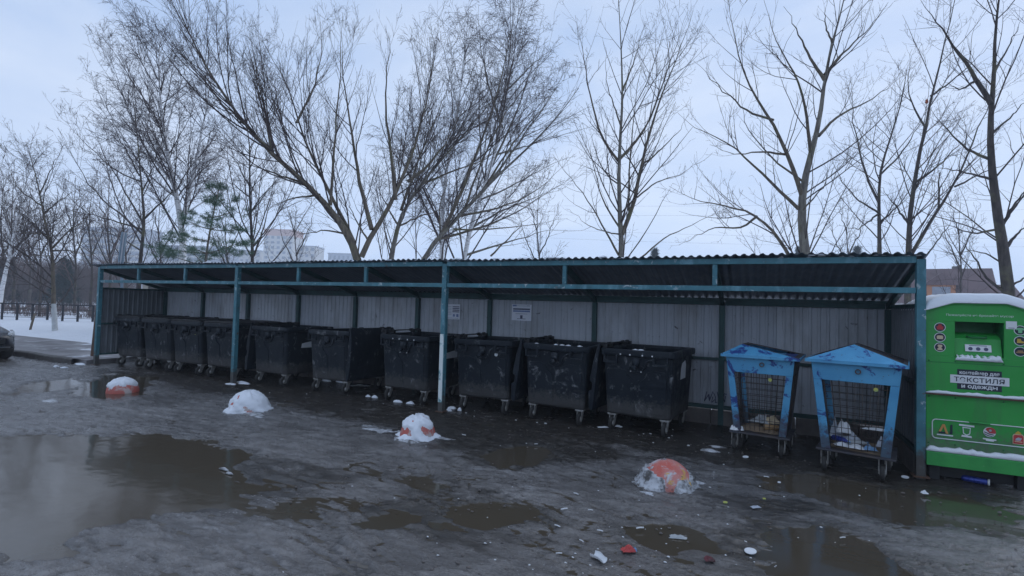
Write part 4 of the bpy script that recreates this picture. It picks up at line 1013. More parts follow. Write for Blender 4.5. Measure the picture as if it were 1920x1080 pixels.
def grow(rg, P, R, dens, t0, ang, ratio, k, up, wig, rk=.6, rtip=.004, lmin=.15, lmax=9, t1=1.0, flat=1.0):
    """children along parents P (M,k,3)"""
    M_, kk, _ = P.shape; L = np.linalg.norm(np.diff(P, axis=1), axis=2).sum(1)
    cnt = rg.poisson(np.maximum(dens*L, .0)); idx = np.repeat(np.arange(M_), cnt); n = len(idx)
    if n == 0: return np.zeros((0,k,3)), np.zeros((0,k))
    t = t0+(t1-t0)*rg.random(n)**.85; f = t*(kk-1); i = np.minimum(f.astype(int), kk-2); w = (f-i)[:,None]
    p = P[idx,i]*(1-w)+P[idx,i+1]*w; T = P[idx,i+1]-P[idx,i]; T /= np.linalg.norm(T, axis=1, keepdims=True)+1e-9
    r = R[idx,i]*(1-w[:,0])+R[idx,i+1]*w[:,0]
    N_ = rg.normal(size=(n,3)); N_[:,2] += .25; N_ -= T*(N_*T).sum(1, keepdims=True); N_ /= np.linalg.norm(N_, axis=1, keepdims=True)+1e-9
    a = np.radians(rg.normal(ang, ang*.25, n))[:,None]; d = np.cos(a)*T+np.sin(a)*N_
    ln = np.clip(L[idx]*ratio*(1.1-.75*t)*rg.uniform(.55,1.35,n), lmin, lmax)
    out = np.zeros((n,k,3)); out[:,0] = p; st = (ln/(k-1))[:,None]
    for j in range(1, k):
        d = d+rg.normal(size=(n,3))*wig; d[:,2] += up*(1 if not callable(up) else 1)/(k-1)
        d /= np.linalg.norm(d, axis=1, keepdims=True); out[:,j] = out[:,j-1]+d*st
    r0 = np.maximum(np.minimum(r*rk, .0075*ln+.003), rtip)
    rad_ = r0[:,None]*(1-np.linspace(0,1,k)[None,:]*.8); rad_ = np.maximum(rad_, rtip*.7)
    return out, rad_
def tree(name, label, dep, base, trunk, limbs, w, levels, mats=('bark','twig'), seed=1, group=None, rtipk=.00024, wob=.02, spread=.5, extra=0, lime=None, thin=1.0, k0=14):
    """trunk / limbs are outlines in pixels at distance dep; w base width px"""
    rg = np.random.default_rng(seed); sc = dep/FPX
    b = gz(*base) if len(base) == 2 else np.array(base)
    z0 = .0
    r0 = w*sc/2
    t = thing(name, label, 'tree', tuple(b), 0, group)
    tr = [gd(u, v, dep) for u, v in trunk]
    tr = [np.array([tr[0][0], tr[0][1], b[2]])]+tr if tr[0][2] > b[2]+.3 else tr
    tr[0][2] = b[2]-.05
    P = resample(tr, 18); P[1:-1] += rg.normal(size=(16,3))*wob*r0*3
    R = r0*(.08+1.02*(1-np.linspace(0,1,18))**1.2); R = np.maximum(R, rtipk*dep*1.2)
    W = Wood(); W.add(P[None], R[None]); W.mesh('trunk', M[mats[0]], t, 9, b)
    if lime:
        kk = 7; Pl = resample([tr[0], P[0]+(P[-1]-P[0])*0+np.array([0,0,0])]+[P[i] for i in (2,)], kk) if False else None
        zt = b[2]+lime; ts = [P[0]]+[q for q in P[1:] if q[2] < zt]
        q0, q1 = ts[-1], P[len(ts)]; f = (zt-q0[2])/(q1[2]-q0[2]+1e-9); ts.append(q0+(q1-q0)*f)
        Pl = resample(ts, 10); Wl = Wood(); Rl = np.interp(Pl[:,2], P[:,2], R)*1.06; Wl.add(Pl[None], Rl[None]); Wl.mesh('limewash_band', M['lime'], t, 9, b)
    C = Wood(); LP = [resample(tr, k0)]; LR = [np.interp(np.linspace(0,1,k0), np.linspace(0,1,18), R)]
    thick = Wood()
    for li, lb in enumerate(limbs):
        lw = lb[0]; px = lb[1:]; s = rg.uniform(-spread, spread)*(.4 if lw > w*.5 else 1)
        acc = 0; pts = []
        q0 = np.array(px[0], float)
        # start exactly on the trunk/limb already built if close
        for i, (u, v) in enumerate(px):
            if i: acc += math.hypot(px[i][0]-px[i-1][0], px[i][1]-px[i-1][1])
            pts.append(gd(u, v, dep+s*acc*sc))
        p = resample(pts, k0); p[1:] += rg.normal(size=(k0-1,3))*sc*1.6*np.linspace(.3,1,k0-1)[:,None]
        rr = lw*sc/2*(.05+.95*(1-np.linspace(0,1,k0))**1.25); rr = np.maximum(rr, rtipk*dep*1.1)
        LP.append(p); LR.append(rr); thick.add(p[None], rr[None])
    P_ = np.stack(LP); R_ = np.stack(LR); rt = rtipk*dep
    if extra:
        a, r = grow(rg, P_[:1], R_[:1]*.8, extra, .35, 45, .5, 8, .5, .10, .5, rt); thick_b = a, r
        C.add(a, r)
        sets = [(P_, R_), (a, r)]
    else: sets = [(P_, R_)]
    for li, lv in enumerate(levels):
        nx = []
        for (p, r) in sets:
            a, b_ = grow(rg, p, r, lv['d'], lv.get('t0',.25), lv.get('a',40), lv.get('r',.4), lv.get('k',6), lv.get('up',.3), lv.get('w',.10), lv.get('rk',.55), rt, lv.get('lmin',.15), lv.get('lmax',9))
            if len(a): C.add(a, b_); nx.append((a, b_))
        sets = nx
    tm = thick.mesh('limbs', M[mats[2] if len(mats) > 2 else mats[0]], t, 7, b) if thick.b else None
    C.mesh('crown', M[mats[1]], t, 3, b)
    return t
BI = [dict(d=3.2,t0=.30,a=32,r=.40,up=.25,w=.09,k=7), dict(d=4.6,t0=.2,a=36,r=.42,up=-.15,w=.13,k=6), dict(d=7.5,t0=.15,a=38,r=.55,up=-.55,w=.18,k=5,lmin=.2,lmax=.7)]
MA = [dict(d=2.5,t0=.15,a=42,r=.42,up=.55,w=.08,k=7,lmax=2.6), dict(d=3.4,t0=.2,a=45,r=.42,up=.45,w=.12,k=6), dict(d=4.2,t0=.25,a=48,r=.45,up=.35,w=.15,k=4,lmin=.10,lmax=.5)]
WI = [dict(d=4.2,t0=.2,a=30,r=.45,up=.7,w=.07,k=7,lmax=3.2), dict(d=4.6,t0=.2,a=32,r=.45,up=.35,w=.11,k=6), dict(d=5.0,t0=.2,a=36,r=.5,up=.1,w=.15,k=5,lmin=.15,lmax=.7)]
def gb(u, dep, z=.2):
    """ground point below pixel column u at distance dep"""
    p = gd(u, 560, dep); return (p[0], p[1], z)
G = 'bare trees behind the shelter'
tree('street_tree', 'young bare tree with whitewashed trunk in the snow beside the fence', 20.6, gb(102,20.6,.2), [(103,622),(100,560),(99,500),(98,465),(88,430),(78,385),(72,350),(60,300),(50,268)],
 [(4,(98,465),(130,432),(160,410),(185,390)),(3,(92,440),(50,436),(0,430)),(3,(78,385),(40,360),(5,305)),(3,(74,365),(100,310),(118,270)),(3,(97,470),(140,470),(175,492)),(2.5,(96,480),(60,480),(30,470)),(3,(82,400),(120,370),(160,345)),(3,(97,455),(60,420),(30,390))],
 8, [dict(d=3.2,t0=.1,a=42,r=.45,up=.25,w=.12,k=6), dict(d=4,t0=.1,a=42,r=.5,up=.0,w=.15,k=5), dict(d=4,t0=.1,a=42,r=.5,up=-.2,w=.18,k=4,lmin=.15,lmax=.6)], ('bark','twig'), 11, G, lime=1.1)
tree('birch_tree', 'slender white birch leaning at the far edge of the snow, behind the dark car', 30, gb(-6,30), [(-6,590),(8,520),(20,470),(32,410),(48,345),(60,300)], [(3,(20,470),(10,400),(0,350)),(3,(32,410),(60,370),(80,330)),(3,(15,490),(50,450),(70,420))], 8, BI, ('birch','twig_birch'), 12, G)
tree('bare_tree', 'dark slim trunk tree fanning to the side in front of the big birch', 20, gb(262,20), [(262,490),(268,450),(271,400),(265,350),(261,300),(258,250),(250,190)],
 [(4,(268,440),(230,405),(180,365),(140,300),(110,240)),(3.5,(266,430),(215,415),(160,400),(100,340)),(4,(270,420),(240,370),(200,300),(165,230)),(4,(271,410),(300,380),(340,345),(370,320)),(3,(262,330),(235,280),(205,225),(180,190)),(3,(264,470),(220,440),(150,430)),(3,(266,360),(290,310),(310,270)),(3,(262,340),(215,320),(150,260),(105,210))],
 9, [dict(d=2.2,t0=.2,a=30,r=.42,up=.3,w=.07,k=7), dict(d=3.2,t0=.2,a=33,r=.42,up=.1,w=.11,k=6), dict(d=5,t0=.15,a=35,r=.5,up=-.1,w=.16,k=4,lmin=.15,lmax=.6)], ('bark_dark','twig_birch'), 13, G)
tree('birch_tree', 'big twin-stemmed white birch, tallest of the trees behind the corner wall', 24, gb(340,24), [(342,495),(342,420),(333,370),(320,330),(308,250),(300,200),(297,130),(300,70)],
 [(8,(343,418),(355,360),(366,310),(378,250),(388,200),(400,130),(415,85)),(5,(320,335),(285,295),(255,255),(235,190),(215,130),(185,75)),(4,(310,255),(330,180),(350,130),(362,90)),(4,(366,310),(410,290),(445,250),(470,230)),(3.5,(255,255),(215,230),(180,170),(160,130)),(3.5,(386,215),(430,150),(455,110)),(3,(333,370),(290,340),(240,300),(190,240)),(4,(345,405),(390,370),(430,330)),(3,(300,200),(265,130),(250,80))],
 15, BI, ('birch','twig_birch','birch'), 14, G)
tree('bare_tree', 'thin forked tree standing just past the green pine', 20, gb(475,20), [(474,495),(471,420),(467,340),(470,290),(462,220),(458,160)],
 [(4,(476,480),(490,440),(505,390),(520,340)),(3,(468,350),(440,300),(420,250)),(3,(470,400),(500,360),(530,330)),(3,(469,370),(430,340),(395,330)),(2.5,(467,320),(490,260),(505,210))], 8, [dict(d=3,t0=.2,a=36,r=.42,up=.3,w=.1,k=6), dict(d=4,t0=.2,a=38,r=.42,up=.0,w=.13,k=5), dict(d=5,t0=.2,a=38,r=.5,up=-.1,w=.16,k=4,lmin=.15,lmax=.6)], ('bark_dark','twig'), 15, G)
tree('willow_tree', 'wide old willow with low forked mossy limbs in the middle', 14, gb(682,14), [(684,505),(675,478),(655,440),(620,385),(575,345),(510,290),(455,230),(405,160),(360,80),(335,20)],
 [(8,(664,455),(645,410),(612,350),(580,290),(556,210),(520,120),(480,60)),(11,(678,482),(694,440),(720,400),(742,372),(765,310),(788,240),(806,160),(822,70)),(9,(697,430),(680,370),(668,300),(655,230),(645,150),(638,60)),(8,(742,375),(735,310),(726,230),(720,150),(735,90),(722,50)),(7,(765,340),(805,310),(840,260),(865,210)),(6,(620,385),(625,300),(632,220),(640,110),(640,20)),(5,(575,345),(530,330),(470,310),(420,300)),(5,(600,365),(555,370),(510,385),(535,390)),(4.5,(655,440),(610,430),(570,440),(540,430)),(5,(510,290),(500,220),(480,140),(470,50)),(5,(455,230),(425,200),(390,190)),(5,(556,230),(590,160),(605,90),(600,40)),(4,(690,450),(660,400),(650,350))],
 18, WI, ('bark','twig','bark'), 16, G, rtipk=.00024)
tree('bare_tree', 'straight leaning tree close behind the wide willow', 18, gb(732,18), [(730,498),(742,435),(756,385),(790,345),(840,285),(880,240),(930,180)],
 [(6,(752,395),(775,330),(800,260),(830,190),(850,130)),(5,(790,345),(850,320),(910,300),(960,250)),(4,(745,420),(715,370),(700,320)),(4,(745,425),(800,400),(860,380))], 13, WI, ('bark_grey','twig','bark'), 17, G)
tree('bare_tree', 'tree growing sharply aslant over the shelter roof, many straight shoots', 16, gb(785,16), [(782,492),(815,450),(862,405),(930,330),(1000,270),(1050,215),(1085,165)],
 [(8,(830,435),(862,370),(890,300),(915,230),(940,150),(955,80),(970,0)),(6,(815,450),(880,435),(960,405),(1030,360),(1075,330)),(5,(862,405),(920,395),(1000,365),(1070,300)),(5,(870,395),(900,310),(930,240),(985,160),(1030,95)),(5,(900,365),(960,270),(1020,200),(1060,130)),(4,(825,445),(825,380),(850,310)),(4,(850,430),(930,430),(1010,420),(1060,410)),(4,(920,480),(970,430),(1010,390))], 13, [dict(d=2.2,t0=.2,a=28,r=.42,up=.2,w=.07,k=7), dict(d=3.2,t0=.2,a=30,r=.42,up=.05,w=.1,k=6), dict(d=5,t0=.2,a=34,r=.5,up=-.1,w=.14,k=4,lmin=.15,lmax=.7)], ('bark_grey','twig','bark'), 18, G)
BI2 = [dict(d=2.5,t0=.15,a=32,r=.36,up=.2,w=.09,k=7), dict(d=3.8,t0=.2,a=38,r=.42,up=-.3,w=.13,k=6), dict(d=8.0,t0=.1,a=40,r=.6,up=-1.0,w=.16,k=5,lmin=.25,lmax=.9)]
tree('birch_tree', 'white birch with drooping twigs growing between the aslant tree and the willow', 22, gb(826,22), [(828,498),(829,420),(831,340),(848,270),(860,200),(868,130),(878,30)],
 [(5,(831,350),(815,280),(800,200),(790,120),(780,60)),(4,(848,270),(890,200),(915,120),(920,50)),(4,(830,390),(860,350),(895,310)),(4,(831,330),(770,290),(740,250)),(4,(860,210),(840,130),(825,60))], 11, BI2, ('birch','twig_birch','birch'), 19, G)
tree('birch_tree', 'dense weeping birch crown reaching furthest over the middle bay', 23, gb(868,23), [(866,498),(880,430),(900,370),(922,310),(942,240),(952,150),(960,60),(968,-30)],
 [(6,(905,360),(950,300),(1000,230),(1040,170),(1070,130)),(5,(880,430),(930,400),(1000,370),(1060,350)),(5,(922,310),(970,210),(1000,120),(1015,40)),(5,(942,240),(915,160),(900,80),(895,10)),(4,(900,375),(960,350),(1030,310),(1080,290)),(4,(950,170),(1010,110),(1055,80)),(4,(930,290),(1000,270),(1065,240)),(5,(870,480),(930,460),(1000,440),(1065,430))], 11, BI2, ('birch','twig_birch','bark_grey'), 20, G)
tree('maple_tree', 'young upright maple with two steep stems above the third bay', 13, gb(1165,13), [(1166,492),(1164,430),(1161,370),(1158,300),(1165,240),(1168,170),(1165,90),(1160,0)],
 [(9,(1166,440),(1190,385),(1203,310),(1218,240),(1245,170),(1275,90),(1300,20)),(6,(1158,302),(1195,268),(1228,205),(1255,120),(1290,20)),(5.5,(1158,300),(1125,255),(1108,190),(1095,110),(1078,30)),(4.5,(1160,478),(1128,420),(1100,370),(1060,320),(1035,290)),(4,(1203,310),(1235,285),(1270,250),(1290,215)),(4,(1164,430),(1130,380),(1110,300),(1095,230)),(4,(1180,410),(1178,330),(1185,250),(1195,160),(1220,60)),(3.5,(1200,485),(1245,445),(1300,420),(1370,390)),(4,(1168,170),(1190,110),(1210,40)),(3.5,(1165,240),(1140,170),(1135,90)),(3.5,(1195,370),(1230,340),(1270,330),(1320,300)),(3,(1164,440),(1115,430),(1060,390))],
 14, MA, ('bark_grey','twig','bark'), 21, G, rtipk=.00024)
tree('maple_tree', 'stout pale-trunked maple behind the blue cage bins, branches spreading low', 13, gb(1510,13), [(1514,492),(1506,440),(1498,395),(1508,340),(1520,285),(1538,225),(1546,140),(1560,80),(1582,0)],
 [(9,(1503,365),(1478,290),(1450,225),(1415,185),(1385,120),(1365,0)),(7,(1520,290),(1512,220),(1500,150),(1470,110),(1450,60),(1435,0)),(7,(1498,392),(1455,350),(1410,310),(1370,265),(1300,240),(1270,210)),(7,(1482,485),(1450,430),(1420,405),(1370,385),(1300,378),(1255,350)),(7,(1546,150),(1520,110),(1495,60),(1470,10)),(6,(1535,255),(1570,215),(1615,200),(1650,175),(1700,140)),(6,(1546,140),(1580,100),(1625,60),(1660,10)),(5,(1450,225),(1400,210),(1345,160),(1300,110)),(5,(1420,405),(1390,430),(1340,425),(1270,460)),(5,(1478,290),(1430,285),(1370,290),(1330,270)),(4,(1500,400),(1545,350),(1560,300)),(4.5,(1505,340),(1450,300),(1400,240),(1385,170)),(4,(1560,80),(1545,40),(1550,0))],
 24, MA, ('bark_grey','twig','bark'), 22, G, rtipk=.00024)
tree('bare_tree', 'thin tree with knobbly upright shoots between the pale maple and the twin-stemmed tree', 17, gb(1648,17), [(1650,492),(1648,430),(1649,360),(1647,310),(1670,260),(1690,200),(1700,130)],
 [(5,(1648,380),(1620,320),(1605,260),(1600,200),(1595,140)),(4,(1648,330),(1690,290),(1720,240),(1745,190)),(4,(1649,400),(1600,370),(1570,330),(1555,280)),(4,(1649,400),(1610,430),(1570,420)),(4,(1648,420),(1690,380),(1720,330))], 11, MA, ('bark_dark','twig'), 23, G)
tree('bare_tree', 'twin-stemmed dark tree above the end post, one orange leaf left on it', 17, gb(1703,17), [(1702,492),(1704,420),(1712,345),(1724,290),(1736,240),(1745,180),(1770,90),(1790,0)],
 [(7,(1708,478),(1745,410),(1790,350),(1815,290),(1850,200),(1890,120)),(5,(1712,345),(1750,320),(1790,280),(1830,240)),(5,(1704,420),(1675,380),(1650,350)),(4,(1736,240),(1710,200),(1700,150),(1710,90)),(4,(1745,180),(1800,140),(1860,80)),(4,(1760,390),(1760,330),(1785,260)),(4,(1790,350),(1850,320),(1915,300)),(3.5,(1730,490),(1780,420),(1800,370))], 13, MA, ('bark_dark','twig'), 24, G)
tree('bare_tree', 'thick dark trunk rising behind the green clothes container', 12, gb(1890,12), [(1892,570),(1884,500),(1874,420),(1860,340),(1855,290),(1860,200),(1864,100),(1872,0),(1876,-60)],
 [(10,(1858,195),(1830,150),(1800,100),(1765,55),(1722,0)),(8,(1882,470),(1905,440),(1940,410)),(7,(1880,420),(1905,380),(1945,330)),(6,(1860,300),(1810,280),(1765,230),(1740,200)),(5,(1855,335),(1800,320),(1740,310)),(6,(1880,545),(1850,525),(1825,480),(1790,430)),(5,(1886,540),(1925,520),(1960,480)),(5,(1862,140),(1890,90),(1920,30)),(5,(1860,250),(1895,220),(1940,170)),(5,(1830,150),(1800,170),(1770,150)),(5,(1875,430),(1820,440),(1780,420),(1750,430)),(4,(1890,500),(1840,470),(1770,475))],
 24, MA, ('bark_dark','twig'), 25, G, rtipk=.00024)
# one orange leaf
m = MB(); p = gd(1738,190,16.8); m.lumps = None
m.add([(0,0,.09),(.05,.02,.01),(.03,0,-.06),(0,-.02,-.10),(-.04,.02,-.05),(-.045,0,.02)], [(0,1,2,3,4,5)]); lf = m.build('dead_leaf', M['leaf'], [o for o in bpy.data.objects if o.get('label', '').startswith('twin-stemmed dark')][0])
lf.location = Vector(p)-lf.parent.location
# a few more trees seen as background on the far side of the snow
for i, (u, dep, h, lab) in enumerate(((25,38,300,'brown bushy tree at the edge of the wood by the leaning birch'),(140,36,330,'bare tree rising from the wood past the whitewashed tree'),(205,34,300,'bare tree close to the blue-grey sign'),(55,45,360,'thin tree deep in the wood behind the fence'),(1010,30,330,'faint bare tree far behind the weeping birch'),(1590,30,380,'small faint tree far off behind the blue bins'),(1800,26,380,'small bushy tree before the brown-roofed house'),(425,34,380,'low bare tree in front of the tower block'),(75,30,400,'short twiggy tree between the whitewashed trunk and the fence'),(170,32,350,'slim bare tree right of the whitewashed trunk'),(300,30,360,'slim bare tree left of the big birch stems'),(235,36,320,'feathery tree before the striped apartment block'),(5,34,330,'twiggy tree at the very edge beside the leaning birch'),(555,30,390,'low twiggy tree right of the orange-topped tower'))):
    tree('bare_tree', lab, dep, gb(u, dep), [(u,565),(u+3,500),(u-4,430),(u+2,h)], [(3,(u,500),(u-25,450),(u-40,390)),(3,(u,480),(u+25,430),(u+38,380)),(2.5,(u-2,440),(u-18,380),(u-22,h+10))], 5, [dict(d=2.2,t0=.15,a=34,r=.42,up=.3,w=.1,k=6), dict(d=3.0,t0=.15,a=36,r=.45,up=0,w=.13,k=5), dict(d=2.5,t0=.2,a=38,r=.5,up=0,w=.16,k=4,lmin=.2,lmax=.7)], ('bark_dark','twig_brown' if u < 230 else 'twig'), 40+i, 'distant bare trees', rtipk=.00024)

def needles(name, cl, mat, parent, origin, seed, L=.16, wd=.004):
    """cl: list of (centre, radius xyz, n, dir)"""
    rg = np.random.default_rng(seed); V = []; 
    for c, r, n, d in cl:
        p = np.array(c)+rg.normal(size=(n,3))*np.array(r)*.55
        dr = rg.normal(size=(n,3))+np.array(d)*1.2; dr /= np.linalg.norm(dr, axis=1, keepdims=True)
        sd = np.cross(dr, rg.normal(size=(n,3))); sd /= np.linalg.norm(sd, axis=1, keepdims=True)
        l = L*rg.uniform(.6,1.2,n)[:,None]
        V.append(np.stack([p-sd*wd, p+sd*wd, p+dr*l], 1))
    V = np.concatenate(V).reshape(-1, 3)-np.array(origin)
    return fast_mesh(name, V, np.arange(len(V)).reshape(-1, 3), mat, parent, False)
def pine():
    dep = 19; b = np.array(gb(385,dep)); t = thing('pine_tree', 'small green pine among the bare trees behind the corner of the shelter', 'tree', tuple(b), 0)
    W = Wood(); P = resample([b]+[gd(u, v, dep) for u, v in ((384,495),(392,440),(402,390),(410,355),(414,340))], 14); R = np.linspace(.07,.012,14); W.add(P[None], R[None]); W.mesh('trunk', M['bark'], t, 8, b)
    cl = []; Wb = Wood(); rg = np.random.default_rng(8)
    for (u, v, ru, dz) in ((410,352,12,0),(420,372,20,.2),(398,378,16,-.3),(432,398,26,.3),(375,405,24,-.2),(352,415,22,.5),(415,420,26,-.5),(440,432,22,.2),(300,465,24,.4),(330,450,28,-.3),(318,478,28,0),(400,458,30,.5),(360,470,26,-.6),(428,470,26,0),(345,440,18,.6),(450,455,18,-.4),(385,480,24,.2)):
        c = gd(u, v, dep+dz*2); st = P[np.argmin(np.linalg.norm(P-c, axis=1)-np.maximum(0, P[:,2]-c[2])*.0+np.abs(P[:,2]-(c[2]-.25)))]
        br = resample([st, (st+c)/2+np.array([0,0,-.05]), c], 5); Wb.add(br[None], np.linspace(.025,.008,5)[None])
        d = (c-st)/(np.linalg.norm(c-st)+1e-6)
        for k in range(16):
            o = rg.normal(size=3)*np.array([ru,ru,ru*.30])*dep/FPX*.62; cl.append((c+o, (.10,.10,.05), 42, d*.8+np.array([0,0,.3])))
    Wb.mesh('branches', M['bark'], t, 5, b); needles('crown', cl, M['needle'], t, b, 5, .19, .006)
pine()
def spruce(u, vt, dep, wpx, label, seed):
    b = np.array(gb(u, dep)); top = gd(u, vt, dep); H = top[2]-b[2]; rad0 = wpx*dep/FPX/2
    t = thing('spruce_tree', label, 'tree', tuple(b), 0, 'distant dark spruces'); m = MB(); m.tube([(0,0,0),(0,0,H*.95)], [H*.015+.03,.02], 8); m.build('trunk', M['bark_dark'], t)
    rg = np.random.default_rng(seed); cl = []
    for i in range(240):
        f = rg.random()**.8; z = H*(.12+.88*f); r = rad0*(1-f)*(1.0+.0*f)+.05; a = rg.random()*6.28; q = r*math.sqrt(rg.random())
        cl.append((b+np.array([q*math.cos(a), q*math.sin(a), z-.35*q*.5]), (.25*rad0*.35+.08,)*3, 26, (math.cos(a)*.8, math.sin(a)*.8, -.1)))
    needles('crown', cl, M['needle_dark'], t, b, seed, .25+.012*dep*.4, .012+.0004*dep)
spruce(1226,468,70,26,'lone dark spruce tip showing over the roof past the young maple',1)
spruce(1606,464,70,34,'dark spruce tip over the roof by the knobbly thin tree',2)
spruce(1497,463,75,30,'spruce tip half hidden by the pale maple trunk',3)
spruce(8,488,60,60,'dark spruce at the very edge of the wood, behind the car',4)
spruce(118,488,55,52,'dark green spruce in the wood right of the whitewashed trunk',5)
spruce(62,505,64,50,'low dark spruce in the wood left of the whitewashed trunk',6)

# the far wood: one mass of brush
def thicket():
    rg = np.random.default_rng(9); W = Wood(); n = 1500
    u = rg.uniform(-140, 240, n); dep = rg.uniform(58, 95, n)
    base = np.array([gd(a, 560, d) for a, d in zip(u, dep)]); base[:,2] = .2
    H = rg.uniform(1.6, 6.2, n); P = np.zeros((n,6,3)); P[:,0] = base; d = np.stack([rg.normal(0,.28,n), rg.normal(0,.28,n), np.ones(n)], 1)
    for j in range(1, 6): d = d+rg.normal(size=(n,3))*.12; P[:,j] = P[:,j-1]+d/np.linalg.norm(d, axis=1, keepdims=True)*(H/5)[:,None]
    R = np.full((n,6), .028)*np.linspace(1,.5,6)[None]; W.add(P, R)
    a, r = grow(rg, P, R, 3.2, .1, 38, .45, 5, .4, .12, .6, .014); W.add(a, r)
    a2, r2 = grow(rg, a, r, 3.2, .1, 40, .55, 4, .2, .15, .7, .011, .3); W.add(a2, r2)
    tag(W.mesh('woods', M['twig_brown'], None, 3), kind='stuff')
    # dry weeds in the snow between fence and wood
    W = Wood(); n = 5000; u = rg.uniform(-120, 230, n); dep = rg.uniform(29.5, 42, n); base = np.array([gd(a, 560, d) for a, d in zip(u, dep)]); base[:,2] = .2
    keep = fbm(base[:,0]*.35, base[:,1]*.35, 3) > -.05; base = base[keep]; n = len(base)
    P = np.zeros((n,4,3)); P[:,0] = base; d = np.stack([rg.normal(0,.3,n), rg.normal(0,.3,n), np.ones(n)], 1); H = rg.uniform(.25,.8,n)
    for j in range(1, 4): d = d+rg.normal(size=(n,3))*.2; P[:,j] = P[:,j-1]+d/np.linalg.norm(d, axis=1, keepdims=True)*(H/3)[:,None]
    W.add(P, np.full((n,4), .012)); tag(W.mesh('dry_weeds', M['twig_brown'], None, 3), kind='stuff')
thicket()

# ------------------------------------------------------------------ fence, stakes, sign, booth
def fence():
    z = .27
    A = np.array(gz(-140,600.5,z)); B = np.array(gz(260,610,z)); L = np.linalg.norm(B-A); t = thing('railing_fence', 'low black iron railing running across the snow', 'fence', tuple(A), 0)
    d = (B-A)/L; n = 15; H = .86
    pxs = [3+28.4*i for i in range(-5, 10)]
    pts = [np.array(gz(u, 603.5+.026*(u-90), z)) for u in pxs]
    for p in pts:
        m = MB(); q = p-A; m.box((q[0],q[1],H/2-.1), (.075,.075,H+.2)); m.build('post', M['fence'], t)
    q0, q1 = pts[0]-A, pts[-1]-A
    for zz, w in ((H,.06),(.62,.02),(.40,.02),(.2,.02)):
        m = MB(); m.bar((q0[0],q0[1],zz), (q1[0],q1[1],zz), w, w); m.build('top_rail' if zz == H else 'rail', M['fence'], t)
fence()
p = gz(56,617,.25); m = MB(); m.bar((0,0,-.1), (.16,.06,.62), .06, .05)
for zz in (.2,.45): m.box((.04+.1*zz, .015, zz), (.07,.056,.02))
o = m.build('wooden_stake', M['bark']); o.location = p; tag(o, 'short leaning brown stake stuck in the snow before the fence', 'stake')
p = gz(172,668,.1); m = MB(); m.prism([(-.07,0),(.07,0),(.16,1.2),(.05,1.22)], -.05, .05, 'y')
o = m.build('metal_plate', M['rust']); o.location = (p[0]+.1, p[1], .08); tag(o, 'narrow rusty plate leaning behind the corner post, in the snow', 'plate')
def sign_mast():
    dep = 19; b = np.array(gb(231,dep)); t = thing('sign_mast', 'narrow blue-grey sign on a pole seen almost edge-on behind the shelter corner', 'sign', tuple(b), 0)
    top = gd(236,436,dep); mid = gd(229,492,dep)
    m = MB(); m.tube([(0,0,-.1), tuple(mid-b), tuple(top-b-np.array([0,0,.1]))], .045, 10); m.build('pole', M['sign_blue'], t)
    m = MB(); c = (top+mid)/2-b; d = (top-mid); m.bar(tuple(mid-b+np.array([0,-.06,0])), tuple(top-b+np.array([0,-.06,0])), .20, .05, (.9,.4,0)); m.build('sign_panel', M['sign_blue'], t, .008)
    m = MB(); m.bar(tuple(mid-b+np.array([.09,-.10,0])), tuple(top-b+np.array([.09,-.10,0])), .03, .03, (.9,.4,0)); m.build('panel_edge', M['build_grey'], t)
    for z in (2.0,2.3,1.7):
        m = MB(); m.lathe([(.07,0),(.07,.05)], 12, (0,0,z)); m.build('clamp', M['build_grey'], t)
sign_mast()
def booth():
    dep = 21; a = gd(257,545,dep); c = np.array([a[0]+.1, a[1]+.2, .2]); t = thing('site_cabin', 'cream cabin corner glimpsed under the roof behind the side wall', 'cabin', tuple(c), rad(15))
    m = MB(); m.box((1.2,1,1.0), (2.4,2,2.0)); m.build('wall', M['booth_dark'], t, .01)
    m = MB(); m.box((.08,-.012,1.0), (.26,.03,2.04)); m.build('corner_panel', M['booth'], t, .006)
    m = MB(); m.prism([(-.1,2.0),(2.5,2.0),(2.5,2.06),(1.2,2.12),(-.1,2.06)], -.1, 2.1, 'y'); m.build('roof', M['booth_dark'], t, .005)
    m = MB(); m.box((1.4,-.01,1.2), (.6,.03,.6)); m.build('window', M['win'], t, .005)
booth()

# ------------------------------------------------------------------ far buildings
def block(name, u0, u1, vt, dep, label, floors, wall, depth=14, yaw=0, cols=0, top=None, z0=0, balcony=True):
    a = gd(u0, 560, dep); b = gd(u1, 560, dep); w = math.hypot(b[0]-a[0], b[1]-a[1]); H = gd((u0+u1)/2, vt, dep)[2]
    ang = math.atan2(b[1]-a[1], b[0]-a[0]); t = thing(name, label, 'apartment block', (a[0], a[1], 0), ang+yaw)
    m = MB(); m.box((w/2, depth/2, H/2), (w, depth, H)); m.build('wall', M[wall], t)
    m = MB(); m.box((w/2, depth/2, H+.3), (w+.8, depth+.8, .6)); m.build('roof', M[top or 'build_grey'], t)
    if top:
        m = MB(); m.box((w/2, depth/2, H-1.6), (w+.3, depth+.3, 3.2)); m.build('top_band', M[top], t)
    fh = H/floors
    for i in range(floors):
        z = fh*(i+.5)
        if top and i == floors-1: continue
        if cols == 0:
            m = MB(); m.box((w/2, -.15, z+.25), (w*.96, .3, fh*.42)); m.build('window_band', M['win'], t)
            if balcony:
                m = MB(); m.box((w/2, -.5, z-fh*.28), (w*.98, 1.0, fh*.30)); m.build('balcony', M['build_cream'], t)
        else:
            for j in range(cols):
                m = MB(); m.box((w*(j+.5)/cols, -.06, z+.2), (w/cols*.48, .2, fh*.5)); m.build('window', M['win'], t)
    return t
block('apartment_block', 148, 262, 428, 250, 'long grey apartment block with striped balconies beyond the left trees', 12, 'build_grey')
